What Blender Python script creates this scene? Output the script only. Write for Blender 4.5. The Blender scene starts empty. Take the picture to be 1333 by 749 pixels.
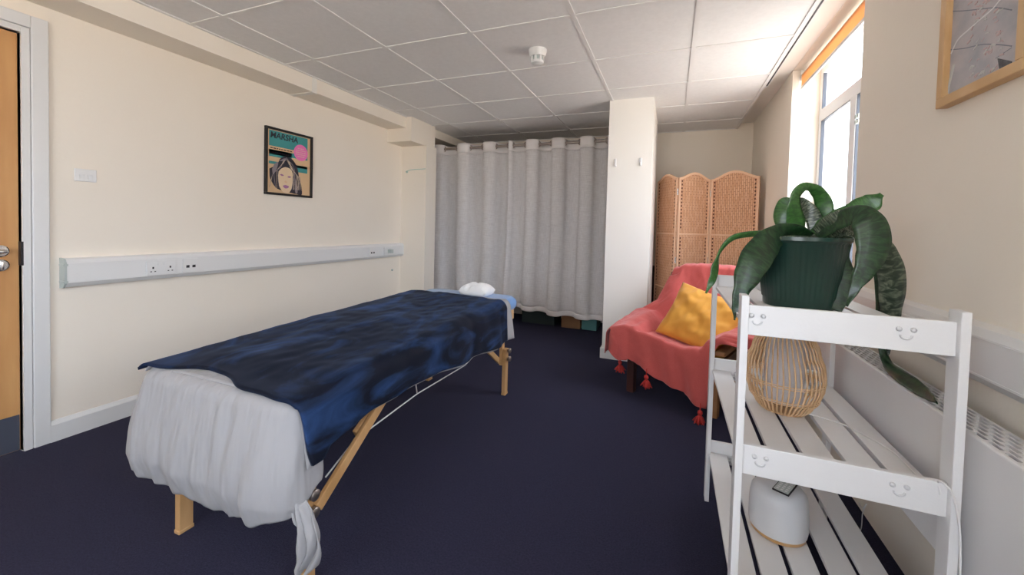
import bpy, bmesh, math, random
from mathutils import Vector, Matrix, noise
random.seed(7)
C = bpy.context.scene.collection
PI = math.pi
# ------------------------------------------------------------------ camera numbers
FPX, CX, CY = 525.42, 666.5, 309.9
YAW, PITCH, ROLL = -0.37627, -0.02829, 0.02586
CAMZ = 1.13
CZ = CAMZ + 1.1036            # ceiling height
_w = Vector((math.sin(YAW)*math.cos(PITCH), math.cos(YAW)*math.cos(PITCH), math.sin(PITCH)))
_rt = Vector((math.cos(YAW), -math.sin(YAW), 0)); _up = _rt.cross(_w)
_r = _rt*math.cos(ROLL) + _up*math.sin(ROLL); _u = -_rt*math.sin(ROLL) + _up*math.cos(ROLL)
def at(px, py, axis, val):
    """point in the room, measured from the photograph, on the plane x|y|z = val"""
    d = _r*((px-CX)/FPX) - _u*((py-CY)/FPX) + _w
    if axis == 2: val = val - CAMZ
    p = d*(val/d[axis])
    return Vector((p.x, p.y, p.z+CAMZ))
# ------------------------------------------------------------------ materials
def nmat(name, col, rough=.6, metal=0, col2=None, scale=8, stretch=(1,1,1), bump=0, bscale=80, detail=3,
         sheen=0, coat=0, spec=.5, trans=0, contrast=(.35,.65), emis=None, bstretch=(1,1,1), sheencol=None, bdist=.004):
    m = bpy.data.materials.new(name); m.use_nodes = True
    nt = m.node_tree; N = nt.nodes; L = nt.links
    b = N['Principled BSDF']
    b.inputs['Base Color'].default_value = (*col, 1); b.inputs['Roughness'].default_value = rough
    b.inputs['Metallic'].default_value = metal; b.inputs['Specular IOR Level'].default_value = spec
    b.inputs['Sheen Weight'].default_value = sheen; b.inputs['Coat Weight'].default_value = coat
    if sheencol: b.inputs['Sheen Tint'].default_value = (*sheencol, 1)
    if emis: b.inputs['Emission Color'].default_value = (*emis[0],1); b.inputs['Emission Strength'].default_value = emis[1]
    tc = N.new('ShaderNodeTexCoord')
    if col2:
        mp = N.new('ShaderNodeMapping'); mp.inputs['Scale'].default_value = stretch
        L.new(tc.outputs['Object'], mp.inputs['Vector'])
        nz = N.new('ShaderNodeTexNoise'); nz.inputs['Scale'].default_value = scale; nz.inputs['Detail'].default_value = detail
        L.new(mp.outputs[0], nz.inputs['Vector'])
        rp = N.new('ShaderNodeValToRGB'); rp.color_ramp.elements[0].position = contrast[0]; rp.color_ramp.elements[1].position = contrast[1]
        rp.color_ramp.elements[0].color = (*col,1); rp.color_ramp.elements[1].color = (*col2,1)
        L.new(nz.outputs['Fac'], rp.inputs[0]); L.new(rp.outputs[0], b.inputs['Base Color'])
    if bump:
        mp = N.new('ShaderNodeMapping'); mp.inputs['Scale'].default_value = bstretch
        L.new(tc.outputs['Object'], mp.inputs['Vector'])
        nz = N.new('ShaderNodeTexNoise'); nz.inputs['Scale'].default_value = bscale; nz.inputs['Detail'].default_value = 2
        L.new(mp.outputs[0], nz.inputs['Vector'])
        bp = N.new('ShaderNodeBump'); bp.inputs['Strength'].default_value = bump; bp.inputs['Distance'].default_value = bdist
        L.new(nz.outputs['Fac'], bp.inputs['Height']); L.new(bp.outputs[0], b.inputs['Normal'])
    if trans:      # thin cloth that lets some light through
        out = N['Material Output']; tr = N.new('ShaderNodeBsdfTranslucent'); mx = N.new('ShaderNodeMixShader')
        tr.inputs['Color'].default_value = (*col,1); mx.inputs[0].default_value = trans
        if col2: L.new(rp.outputs[0], tr.inputs['Color'])
        L.new(b.outputs[0], mx.inputs[1]); L.new(tr.outputs[0], mx.inputs[2]); L.new(mx.outputs[0], out.inputs['Surface'])
    return m
M = {}
M['wall']    = nmat('cream_wall_paint', (.87,.795,.69), .75, bump=.12, bscale=60, col2=(.885,.815,.715), scale=1.3)
M['pier']    = nmat('pillar_paint', (.86,.83,.775), .7, bump=.1, bscale=60)
M['tile']    = nmat('ceiling_tile', (.80,.79,.785), .9, bump=.15, bscale=200, col2=(.83,.82,.815), scale=40)
M['tbar']    = nmat('ceiling_bar_white', (.80,.79,.78), .5)
M['carpet']  = nmat('navy_carpet', (.0125,.012,.028), .95, col2=(.029,.028,.056), scale=170, bump=1.0, bscale=420, spec=.12, sheen=.10, sheencol=(.5,.5,.8),  contrast=(.3,.7))
M['gloss']   = nmat('white_gloss_paint', (.75,.75,.745), .35)
M['plastic'] = nmat('white_plastic', (.77,.77,.765), .35)
M['greyplastic'] = nmat('grey_end_cap_plastic', (.50,.55,.53), .4)
M['dark']    = nmat('dark_slot', (.015,.012,.015), .5)
M['doorwood']= nmat('oak_veneer', (.56,.27,.095), .45, col2=(.66,.36,.14), scale=3, stretch=(2,6,.7), detail=6, contrast=(.3,.7))
M['kick']    = nmat('grey_kick_plate', (.085,.095,.13), .45, metal=.2)
M['steel']   = nmat('satin_steel', (.72,.72,.72), .25, metal=1)
M['rod']     = nmat('bronze_rod', (.42,.36,.32), .35, metal=.9)
M['wood']    = nmat('beech_wood', (.50,.28,.11), .45, col2=(.60,.36,.17), scale=5, stretch=(3,3,.6), detail=5)
M['framewood']=nmat('light_oak_frame', (.60,.36,.16), .5, col2=(.70,.46,.24), scale=6, stretch=(4,1,1))
M['darkwood']= nmat('dark_and_shaded_wood', (.05,.016,.013), .4)  # shelf's own dark wood, and chair wood with shade painted in
M['litwood']= nmat('chair_wood_lit', (.30,.13,.045), .45, col2=(.38,.18,.07), scale=8)  # same chair wood with light painted in
M['black']   = nmat('black_frame', (.012,.011,.012), .4)
M['whitewood']=nmat('white_painted_wood', (.74,.735,.735), .45, bump=.1, bscale=30, bstretch=(4,.4,4))
M['rad']     = nmat('radiator_enamel', (.70,.69,.69), .38)
M['sheet']   = nmat('pale_grey_cotton', (.34,.335,.345), .85, bump=.8, bscale=7, bstretch=(2.6,2.6,.5), bdist=.022, sheen=.1)
M['blue']    = nmat('light_blue_cotton', (.13,.29,.60), .8, sheen=.3)
M['towel']   = nmat('white_towel', (.85,.86,.87), .95, bump=.6, bscale=260, sheen=.3)
M['coral']   = nmat('coral_throw', (.50,.078,.068), .85, col2=(.55,.098,.086), scale=300, bump=.25, bscale=350, sheen=.5, sheencol=(1,.6,.6))
M['mustard'] = nmat('mustard_cotton', (.66,.30,.035), .8, bump=.2, bscale=300, sheen=.2)
M['blackcloth']= nmat('black_upholstery', (.012,.011,.013), .9)
M['pot']     = nmat('green_glazed_pot', (.006,.030,.022), .3, coat=.25, col2=(.010,.043,.031), scale=5)
M['soil']    = nmat('soil', (.05,.03,.02), .95, bump=1, bscale=90)
M['wicker']  = nmat('natural_wicker', (.62,.38,.19), .55, col2=(.74,.51,.30), scale=30)
M['shade']   = nmat('white_lamp_shade', (.80,.78,.80), .8, trans=.35)
M['cord']    = nmat('white_cord', (.78,.77,.76), .5)
M['device']  = nmat('grey_white_plastic', (.62,.63,.65), .4)
M['blind']   = nmat('orange_blind_fabric', (.88,.56,.30), .8, trans=.5)
M['box']     = nmat('brown_cardboard', (.30,.15,.07), .8)
M['teal']    = nmat('teal_storage_box', (.10,.28,.27), .5)
M['maroon']  = nmat('maroon_case', (.045,.015,.02), .6)
M['facade']  = nmat('outside_render', (.75,.66,.55), .9)
M['winframe']= nmat('white_upvc', (.80,.81,.83), .3)
M['gasket']  = nmat('dark_window_gasket', (.05,.06,.08), .5)
def leaf_mat(name, c1, c2, c3):
    m = nmat(name, c1, .38, coat=.15); nt = m.node_tree; N = nt.nodes; L = nt.links
    b = N['Principled BSDF']
    uv = N.new('ShaderNodeUVMap'); uv.uv_map = 'UVMap'
    mp = N.new('ShaderNodeMapping'); mp.inputs['Scale'].default_value = (1.6, 26, 1)
    L.new(uv.outputs[0], mp.inputs[0])
    nz = N.new('ShaderNodeTexNoise'); nz.inputs['Scale'].default_value = 1.5; nz.inputs['Detail'].default_value = 5; nz.inputs['Distortion'].default_value = .8
    L.new(mp.outputs[0], nz.inputs['Vector'])
    rp = N.new('ShaderNodeValToRGB'); e = rp.color_ramp.elements
    e[0].position = .40; e[0].color = (*c1,1); e[1].position = .64; e[1].color = (*c3,1)
    k = e.new(.5); k.color = (*c2,1)
    L.new(nz.outputs['Fac'], rp.inputs[0]); L.new(rp.outputs[0], b.inputs['Base Color'])
    return m
M['leaf']    = leaf_mat('dark_green_leaf', (.005,.020,.008), (.010,.042,.013), (.026,.070,.026))
M['leafg']   = leaf_mat('fresh_green_leaf', (.022,.085,.018), (.035,.12,.022), (.055,.16,.035))
M['leafm']   = leaf_mat('mottled_grey_green_leaf', (.014,.03,.016), (.05,.075,.045), (.20,.23,.165))
def velvet():
    m = nmat('navy_velvet', (.006,.012,.045), .75, sheen=.10, spec=.2, sheencol=(.3,.5,.95)); nt = m.node_tree; N = nt.nodes; L = nt.links
    b = N['Principled BSDF']; b.inputs['Sheen Roughness'].default_value = .35
    tc = N.new('ShaderNodeTexCoord'); mp = N.new('ShaderNodeMapping'); mp.inputs['Scale'].default_value = (1.5,.7,2.2); mp.inputs['Rotation'].default_value = (0,0,.5)
    L.new(tc.outputs['Object'], mp.inputs[0])
    nz = N.new('ShaderNodeTexNoise'); nz.inputs['Scale'].default_value = 4.2; nz.inputs['Detail'].default_value = 5; nz.inputs['Distortion'].default_value = 1.1; nz.inputs['Roughness'].default_value = .55
    L.new(mp.outputs[0], nz.inputs['Vector'])
    rp = N.new('ShaderNodeValToRGB'); e = rp.color_ramp.elements      # brushed pile: strokes lying one way read paler
    e[0].position = .47; e[0].color = (.0024,.0042,.013,1); e[1].position = .70; e[1].color = (.016,.046,.135,1)
    L.new(nz.outputs['Fac'], rp.inputs[0]); L.new(rp.outputs[0], b.inputs['Base Color'])
    return m
M['velvet'] = velvet()
def linen():
    m = nmat('linen_curtain', (.70,.67,.65), .9); nt = m.node_tree; N = nt.nodes; L = nt.links
    b = N['Principled BSDF']; out = N['Material Output']
    tc = N.new('ShaderNodeTexCoord'); fac = []
    for sc in ((14,14,420),(520,520,16)):
        mp = N.new('ShaderNodeMapping'); mp.inputs['Scale'].default_value = sc; L.new(tc.outputs['Object'], mp.inputs[0])
        nz = N.new('ShaderNodeTexNoise'); nz.inputs['Scale'].default_value = 1; nz.inputs['Detail'].default_value = 2
        L.new(mp.outputs[0], nz.inputs['Vector']); fac.append(nz)
    ad = N.new('ShaderNodeMath'); ad.operation = 'ADD'; L.new(fac[0].outputs['Fac'], ad.inputs[0]); L.new(fac[1].outputs['Fac'], ad.inputs[1])
    rp = N.new('ShaderNodeValToRGB'); e = rp.color_ramp.elements
    hf = N.new('ShaderNodeMath'); hf.operation = 'MULTIPLY'; hf.inputs[1].default_value = .5; L.new(ad.outputs[0], hf.inputs[0])
    e[0].position = .36; e[0].color = (.70,.67,.66,1); e[1].position = .62; e[1].color = (.90,.88,.88,1)
    L.new(hf.outputs[0], rp.inputs[0]); L.new(rp.outputs[0], b.inputs['Base Color'])
    tr = N.new('ShaderNodeBsdfTranslucent'); mx = N.new('ShaderNodeMixShader'); mx.inputs[0].default_value = .18
    L.new(rp.outputs[0], tr.inputs['Color']); L.new(b.outputs[0], mx.inputs[1]); L.new(tr.outputs[0], mx.inputs[2]); L.new(mx.outputs[0], out.inputs['Surface'])
    return m
M['linen'] = linen()
M['header'] = nmat('curtain_header_tape', (.84,.80,.785), .85)
def weave(name, c1, c2, c3):
    m = nmat(name, c1, .7); nt = m.node_tree; N = nt.nodes; L = nt.links
    b = N['Principled BSDF']; tc = N.new('ShaderNodeTexCoord')
    sp = N.new('ShaderNodeSeparateXYZ'); L.new(tc.outputs['Object'], sp.inputs[0])
    cb = N.new('ShaderNodeCombineXYZ'); L.new(sp.outputs['Z'], cb.inputs['X']); L.new(sp.outputs['X'], cb.inputs['Y'])
    br = N.new('ShaderNodeTexBrick'); br.inputs['Scale'].default_value = 1; br.inputs['Brick Width'].default_value = .052; br.inputs['Row Height'].default_value = .017
    br.inputs['Mortar Size'].default_value = .0022; br.inputs['Mortar Smooth'].default_value = .5
    br.inputs['Color1'].default_value = (*c1,1); br.inputs['Color2'].default_value = (*c2,1); br.inputs['Mortar'].default_value = (*c3,1)
    L.new(cb.outputs[0], br.inputs['Vector']); L.new(br.outputs['Color'], b.inputs['Base Color'])
    bp = N.new('ShaderNodeBump'); bp.invert = True; bp.inputs['Strength'].default_value = 1; bp.inputs['Distance'].default_value = .006
    L.new(br.outputs['Fac'], bp.inputs['Height']); L.new(bp.outputs[0], b.inputs['Normal'])
    return m
M['weave'] = weave('woven_paper_fibre', (.76,.42,.24), (.84,.52,.33), (.46,.20,.10))
M['screenframe'] = nmat('screen_frame_wood', (.84,.55,.36), .5)
M['lacing'] = nmat('lacing_hole_shade', (.16,.06,.035), .8)
def flat(n, c, r=.6): return nmat(n, c, r)
# glass: thin pane, clear with a faint reflection
def glass():
    m = bpy.data.materials.new('window_glass'); m.use_nodes = True; nt = m.node_tree; N = nt.nodes; L = nt.links
    N.remove(N['Principled BSDF']); t = N.new('ShaderNodeBsdfTransparent'); g = N.new('ShaderNodeBsdfGlossy'); g.inputs['Roughness'].default_value = .02
    mx = N.new('ShaderNodeMixShader'); mx.inputs[0].default_value = .06
    L.new(t.outputs[0], mx.inputs[1]); L.new(g.outputs[0], mx.inputs[2]); L.new(mx.outputs[0], N['Material Output'].inputs['Surface'])
    return m
M['glass'] = glass()
# ------------------------------------------------------------------ mesh helpers
def obj(name, bm, mat, parent=None, smooth=False, kind=None, sharp=None):
    me = bpy.data.meshes.new(name)
    bmesh.ops.recalc_face_normals(bm, faces=bm.faces) if smooth != 'open' else None
    bm.to_mesh(me); bm.free()
    for m in (mat if isinstance(mat, (list,tuple)) else [mat]): me.materials.append(m)
    if smooth:
        for p in me.polygons: p.use_smooth = True
        if sharp: me.set_sharp_from_angle(angle=math.radians(sharp))
    o = bpy.data.objects.new(name, me); C.objects.link(o)
    if parent: o.parent = parent; o.matrix_parent_inverse = parent.matrix_world.inverted() if False else Matrix()
    if kind: o['kind'] = kind
    return o
def thing(name, label, cat, loc=(0,0,0), rz=0, group=None):
    o = bpy.data.objects.new(name, None); C.objects.link(o); o.empty_display_size = .05
    o.location = loc; o.rotation_euler = (0,0,rz); o['label'] = label; o['category'] = cat
    if group: o['group'] = group
    return o
def tag(o, label, cat, group=None):
    o['label'] = label; o['category'] = cat
    if group: o['group'] = group
    return o
def bx(bm, x0,x1,y0,y1,z0,z1, bev=0, mi=0, mat=None):
    vs = [bm.verts.new(Vector(p)) for p in ((x0,y0,z0),(x1,y0,z0),(x1,y1,z0),(x0,y1,z0),(x0,y0,z1),(x1,y0,z1),(x1,y1,z1),(x0,y1,z1))]
    if mat: 
        for v in vs: v.co = mat @ v.co
    fs = [bm.faces.new([vs[i] for i in f]) for f in ((3,2,1,0),(4,5,6,7),(0,1,5,4),(1,2,6,5),(2,3,7,6),(3,0,4,7))]
    for f in fs: f.material_index = mi
    if bev:
        es = list({e for f in fs for e in f.edges})
        r = bmesh.ops.bevel(bm, geom=es, offset=bev, segments=2, profile=.5, affect='EDGES')
        for f in r['faces']: f.material_index = mi
def box(name, dims, mat, parent=None, bev=0, kind=None):
    bm = bmesh.new(); bx(bm, *dims, bev=bev); return obj(name, bm, mat, parent, kind=kind)
def beam(bm, a, b, w, h, up=(0,0,1), bev=0, mi=0):
    a = Vector(a); b = Vector(b); d = b-a; L = d.length; d.normalize()
    up = Vector(up); s = d.cross(up)
    if s.length < 1e-4: s = d.cross(Vector((0,1,0)))
    s.normalize(); t = s.cross(d)
    m = Matrix((( s.x,d.x,t.x,a.x),( s.y,d.y,t.y,a.y),( s.z,d.z,t.z,a.z),(0,0,0,1)))
    bx(bm, -w/2,w/2,0,L,-h/2,h/2, bev=bev, mi=mi, mat=m)
def catmull(pts, n):
    pts = [Vector(p) for p in pts]; out = []
    P = [pts[0]*2-pts[1]] + pts + [pts[-1]*2-pts[-2]]
    for i in range(len(pts)-1):
        p0,p1,p2,p3 = P[i:i+4]
        for k in range(n):
            t = k/n
            out.append(.5*((2*p1)+(-p0+p2)*t+(2*p0-5*p1+4*p2-p3)*t*t+(-p0+3*p1-3*p2+p3)*t**3))
    out.append(pts[-1]); return out
def tube(bm, pts, r, seg=8, closed=False, mi=0, cap=True):
    pts = [Vector(p) for p in pts]; n = len(pts); rings = []; prev = None
    for i,p in enumerate(pts):
        if closed: d = pts[(i+1)%n]-pts[i-1]
        else: d = pts[min(i+1,n-1)]-pts[max(i-1,0)]
        d.normalize()
        if prev is None:
            s = d.cross(Vector((0,0,1)))
            if s.length < .05: s = d.cross(Vector((0,1,0)))
        else: s = prev - d*prev.dot(d)
        s.normalize(); prev = s; t = d.cross(s)
        rr = r(i/(n-1)) if callable(r) else r
        rings.append([bm.verts.new(p + (s*math.cos(2*PI*k/seg)+t*math.sin(2*PI*k/seg))*rr) for k in range(seg)])
    for i in range(n if closed else n-1):
        A = rings[i]; B = rings[(i+1)%n]
        for k in range(seg):
            f = bm.faces.new((A[k],A[(k+1)%seg],B[(k+1)%seg],B[k])); f.material_index = mi
    if cap and not closed:
        for R in (rings[0], rings[-1]): bm.faces.new(R).material_index = mi
def lathe(bm, prof, seg=32, c=(0,0,0), axis='z', mi=0, sx=1, sy=1):
    rings = []
    for r,z in prof:
        ring = []
        for k in range(seg):
            a = 2*PI*k/seg; x = r*math.cos(a)*sx; y = r*math.sin(a)*sy
            p = {'z':(x,y,z),'x':(z,x,y),'y':(x,z,y)}[axis]
            ring.append(bm.verts.new(Vector(p)+Vector(c)))
        rings.append(ring)
    for A,B in zip(rings, rings[1:]):
        for k in range(seg): bm.faces.new((A[k],A[(k+1)%seg],B[(k+1)%seg],B[k])).material_index = mi
    for R in (rings[0], rings[-1]): bm.faces.new(R).material_index = mi
def grid(f, nu, nv):
    bm = bmesh.new(); uvl = bm.loops.layers.uv.new('UVMap')
    V = [[bm.verts.new(f(i/nu, j/nv)) for j in range(nv+1)] for i in range(nu+1)]
    for i in range(nu):
        for j in range(nv):
            fc = bm.faces.new((V[i][j],V[i+1][j],V[i+1][j+1],V[i][j+1]))
            for l,(a,b) in zip(fc.loops, ((i,j),(i+1,j),(i+1,j+1),(i,j+1))): l[uvl].uv = (a/nu, b/nv)
    return bm
def solid(o, t, off=-1, sub=0):
    m = o.modifiers.new('thickness','SOLIDIFY'); m.thickness = t; m.offset = off
    if sub: s = o.modifiers.new('smooth','SUBSURF'); s.levels = s.render_levels = sub
    return o
def lerp(a,b,t): return a+(b-a)*t
def interp(x, tab):
    if x <= tab[0][0]: return tab[0][1]
    for (a,va),(b,vb) in zip(tab, tab[1:]):
        if x <= b:
            t = (x-a)/(b-a); t = t*t*(3-2*t); return lerp(va,vb,t)
    return tab[-1][1]
def nz(x,y=0,z=0): return noise.noise(Vector((x,y,z)))
def prism(bm, outline, y0, y1, mi=0, axes='xz'):
    """outline in two axes, extruded along the third"""
    def P(a,b,c): return {'xz':(a,c,b),'yz':(c,a,b),'xy':(a,b,c)}[axes]
    A = [bm.verts.new(P(a,b,y0)) for a,b in outline]; B = [bm.verts.new(P(a,b,y1)) for a,b in outline]
    n = len(A); bm.faces.new(A).material_index = mi; bm.faces.new(B[::-1]).material_index = mi
    for i in range(n): bm.faces.new((A[i],B[i],B[(i+1)%n],A[(i+1)%n])).material_index = mi
def text_mesh(s, size, spacing=1, shear=0):
    cu = bpy.data.curves.new('t','FONT'); cu.body = s; cu.size = size; cu.extrude = .0004; cu.space_character = spacing; cu.shear = shear
    cu.offset = size*.025
    o = bpy.data.objects.new('t', cu); me = bpy.data.meshes.new_from_object(o)
    bm = bmesh.new(); bm.from_mesh(me); bpy.data.objects.remove(o); bpy.data.curves.remove(cu); bpy.data.meshes.remove(me)
    return bm
# ================================================================== SETTING
XL, XR = -2.836, .763
YF, YB = -1.6, 4.905
T = .12
box('floor', (XL-T, XR+T+.1, YF-T, YB+T, -.1, 0), M['carpet'], kind='structure')
def wall_with_hole(name, x0, x1, y0, y1, z0, z1, holes, mat):
    bm = bmesh.new(); ys = y0
    for (a,b,c,d) in sorted(holes):
        bx(bm, x0,x1, ys,a, z0,z1)
        if c > z0: bx(bm, x0,x1,a,b,z0,c)
        if d < z1: bx(bm, x0,x1,a,b,d,z1)
        ys = b
    bx(bm, x0,x1,ys,y1,z0,z1)
    return obj(name, bm, mat, kind='structure')
D0, D1, DZ = .155, .914, 1.97
wall_with_hole('wall_left', XL-T, XL, YF, YB, 0, CZ+.1, [(D0,D1,0,DZ)], M['wall'])
W0, W1, WZ0, WZ1 = 2.262, 3.425, .90, CZ+.055
V0, V1 = -1.25, .35
wall_with_hole('wall_right', XR, XR+.26, YF, YB, 0, CZ+.10, [(V0,V1,.90,WZ1),(W0,W1,WZ0,WZ1)], M['wall'])
box('wall_back', (XL-T, XR+.26, YB, YB+T, 0, CZ+.1), M['wall'], kind='structure')
# wall behind the camera, with an unseen window added for more light on the far walls
bm = bmesh.new()
bx(bm, XL-T,-1.7,YF-T,YF,0,CZ+.1); bx(bm,-.1,XR+.26,YF-T,YF,0,CZ+.1); bx(bm,-1.7,-.1,YF-T,YF,0,.8); bx(bm,-1.7,-.1,YF-T,YF,2.05,CZ+.1)
obj('wall_front', bm, M['wall'], kind='structure')
# ceiling: tiles between bars, plaster strip along the window wall is a little higher
XE = .615
bm = bmesh.new(); bx(bm, XL-T, XE, YF-T, YB+T, CZ+.004, CZ+.10); obj('ceiling', bm, M['tile'], kind='structure')
box('trim_5', (XE, XR+.26, YF-T, YB+T, CZ+.057, CZ+.10), M['pier'], kind='structure')
bm = bmesh.new()
cols = [-2.316+.6*k for k in range(-0,5)]; rows = [1.49+.6*k for k in range(-5,6)]
for x in cols:
    bx(bm, x-.012,x+.012, YF,YB, CZ-.001,CZ+.006)
for y in rows:
    if y < YF+.05: continue
    bx(bm, -2.60,XE, y-.012,y+.012, CZ-.0005,CZ+.006)
bx(bm, XE-.02,XE, YF,YB, CZ-.002,CZ+.06)
bx(bm, -2.60,-2.58, YF,3.5, CZ-.001,CZ+.006)
bx(bm, -2.60,XE, YB-.02,YB, CZ-.001,CZ+.006)
obj('trim_6', bm, M['tbar'], kind='structure')
# shadow gap either side of each bar is the bar's own edge; dark curtain track beside the tile edge
t = thing('curtain_track', 'slim dark and white curtain track along the ceiling edge by the window', 'curtain track', (XE+.012, 1.6, CZ+.05))
bm = bmesh.new(); bx(bm, -.010,.010, -3.1,2.0, -.045,.006); obj('rail', bm, M['gloss'], t)
bm = bmesh.new(); bx(bm, -.004,.004, -3.1,1.95, -.0475,-.0448); bx(bm,-.0115,-.0098,-3.1,1.95,-.046,.0); obj('slot', bm, M['dark'], t)
# boxed-in beam along the left wall with its joint cover, deeper block and pilaster
box('trim_1', (XL,-2.60,YF,3.52,CZ-.108,CZ+.05), M['wall'], kind='structure')
bm = bmesh.new(); bx(bm, XL,-2.596,2.33,2.375,CZ-.114,CZ+.003); obj('trim_2', bm, M['pier'], kind='structure')
box('trim_3', (XL,-2.535,3.51,3.96,CZ-.245,CZ+.05), M['wall'], kind='structure')
box('wall_pilaster', (XL,-2.512,3.76,3.96,0,CZ-.24), M['wall'], kind='structure')
box('trim_7', (XL,-2.60,3.96,YB,CZ-.09,CZ+.05), M['wall'], kind='structure')
# pillar
PX0, PX1, PY0, PY1 = -.534, -.172, 3.565, 4.40
box('wall_pillar', (PX0,PX1,PY0,PY1,0,CZ+.02), M['pier'], kind='structure')
bm = bmesh.new(); bx(bm, PX0-.015,PX1+.015,PY0-.015,PY1+.015,0,.09, bev=.003); obj('baseboard_pillar', bm, M['gloss'], kind='structure')
# baseboards
bm = bmesh.new()
prism(bm, [(XL,0),(XL+.018,0),(XL+.018,.085),(XL+.006,.105),(XL,.105)], 1.0, 3.76, axes='xz')
obj('baseboard_left', bm, M['gloss'], kind='structure')
box('baseboard_back', (XL,XR,YB-.015,YB,0,.1), M['gloss'], kind='structure')
# door
bm = bmesh.new()   # architrave and lining
bx(bm, XL-.10,XL+.012, D1-.0,D1+.028, 0,DZ+.028, bev=.002); bx(bm, XL-.002,XL+.018, D1+.030,D1+.088, 0,DZ+.088, bev=.004)
bx(bm, XL-.10,XL+.012, D0-.03,D1+.0, DZ,DZ+.028, bev=.002); bx(bm, XL-.002,XL+.018, D0-.09,D1+.03, DZ+.030,DZ+.088, bev=.004)
bx(bm, XL-.10,XL+.012, D0-.03,D0, 0,DZ, bev=.002); bx(bm, XL-.002,XL+.018, D0-.09,D0-.03, 0,DZ+.03, bev=.004)
obj('trim_4', bm, M['gloss'], kind='structure')
door = box('door_1', (XL-.056,XL-.012,D0+.003,D1-.005,.008,DZ-.006), M['doorwood'], kind='structure')
box('kick_plate', (XL-.0119,XL-.009,D0+.02,D1-.008,.01,.178), M['kick'], door)
for z in (.957,.892):
    bm = bmesh.new(); lathe(bm, [(.0,0),(.027,0),(.027,.006),(.023,.009),(0.0001,.0095)], 28, (XL-.012,.852,z), 'x')
    if z > .93:
        tube(bm, [(XL-.003,.852,z),(XL+.045,.852,z)], .009, 12); tube(bm, catmull([(XL+.04,.855,z),(XL+.045,.83,z),(XL+.045,.74,z)],6), .009, 12)
    else: bx(bm, XL-.003,XL+.018,.849,.855,z-.018,z+.018, bev=.002)
    obj('door_handle' if z > .93 else 'thumb_turn', bm, M['steel'], door, smooth=True, sharp=35)
bm = bmesh.new(); bx(bm, XL-.011,XL+.0125,.9075,.9165,.888,1.0); obj('strike_plate', bm, M['dark'], door)
# ------------------------------------------------------------------ windows
def window(n, y0,y1,z0,z1, mull):
    xo = XR+.165
    w = bpy.data.objects.new('window_%d'%n, None); C.objects.link(w); w['kind'] = 'structure'
    bm = bmesh.new(); f = .055; zt = lerp(z0,z1,.755)
    bx(bm, xo,xo+.06,y0,y0+f,z0,z1,bev=.004); bx(bm, xo,xo+.06,y1-f,y1,z0,z1,bev=.004)
    bx(bm, xo,xo+.06,y0+f,y1-f,z0,z0+f,bev=.004); bx(bm, xo,xo+.06,y0+f,y1-f,z1-f,z1,bev=.004)
    bx(bm, xo-.004,xo+.062,y0+f,y1-f,zt-.04,zt+.04,bev=.004)
    obj('window_frame', bm, M['winframe'], w)
    bm = bmesh.new()
    for m_ in mull: bx(bm, xo-.006,xo+.064,m_-.04,m_+.04,z0+f,zt-.04,bev=.004)
    obj('mullion', bm, M['winframe'], w)
    bm = bmesh.new(); ys = [y0+f]+[v for m_ in mull for v in (m_-.04,m_+.04)]+[y1-f]
    for a,b in list(zip(ys[::2],ys[1::2])):
        for (c,d) in ((z0+f,zt-.04),):
            for q in ((a,a+.005,c,d),(b-.005,b,c,d),(a,b,c,c+.005),(a,b,d-.005,d)): bx(bm, xo-.001,xo+.02,*q)
    for q in ((y0+f,y0+f+.005,zt+.04,z1-f),(y1-f-.006,y1-f,zt+.04,z1-f)): bx(bm, xo-.001,xo+.02,*q)
    obj('gasket', bm, M['gasket'], w)
    bm = bmesh.new(); bx(bm, xo+.028,xo+.032,y0+f-.01,y1-f+.01,z0+f-.01,z1-f+.01); obj('window_pane', bm, M['glass'], w)
    bm = bmesh.new(); bx(bm, XR-.012,xo+.02,y0+.001,y1-.001,z0-.022,z0+.004,bev=.004); obj('window_sill', bm, M['gloss'], w)
    return w
w1 = window(1, W0,W1,WZ0,WZ1,[2.83])
bm = bmesh.new()     # hinge blocks on the casement
for z in (1.74,): 
    for dy in (0,.03): 
        for dz in (0,.03): bx(bm, XR+.150,XR+.165,2.72+dy,2.742+dy,z+dz,z+dz+.02,bev=.002)
obj('casement_catch', bm, M['greyplastic'], w1)
window(2, V0,V1,.90,WZ1,[-.7,-.2])
w3 = bpy.data.objects.new('window_3', None); C.objects.link(w3); w3['kind'] = 'structure'  # added out of view to brighten pillar, curtains and back wall
bm = bmesh.new()
for q in ((-1.7,-1.64,.8,2.05),(-.16,-.1,.8,2.05),(-1.64,-.16,.8,.86),(-1.64,-.16,1.99,2.05),(-.93,-.87,.86,1.99)):
    bx(bm, q[0],q[1],YF-.1,YF-.05,q[2],q[3],bev=.003)
obj('window_frame', bm, M['winframe'], w3)
bm = bmesh.new(); bx(bm, -1.65,-.15,YF-.078,YF-.074,.85,2.0); obj('window_pane', bm, M['glass'], w3)
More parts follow.
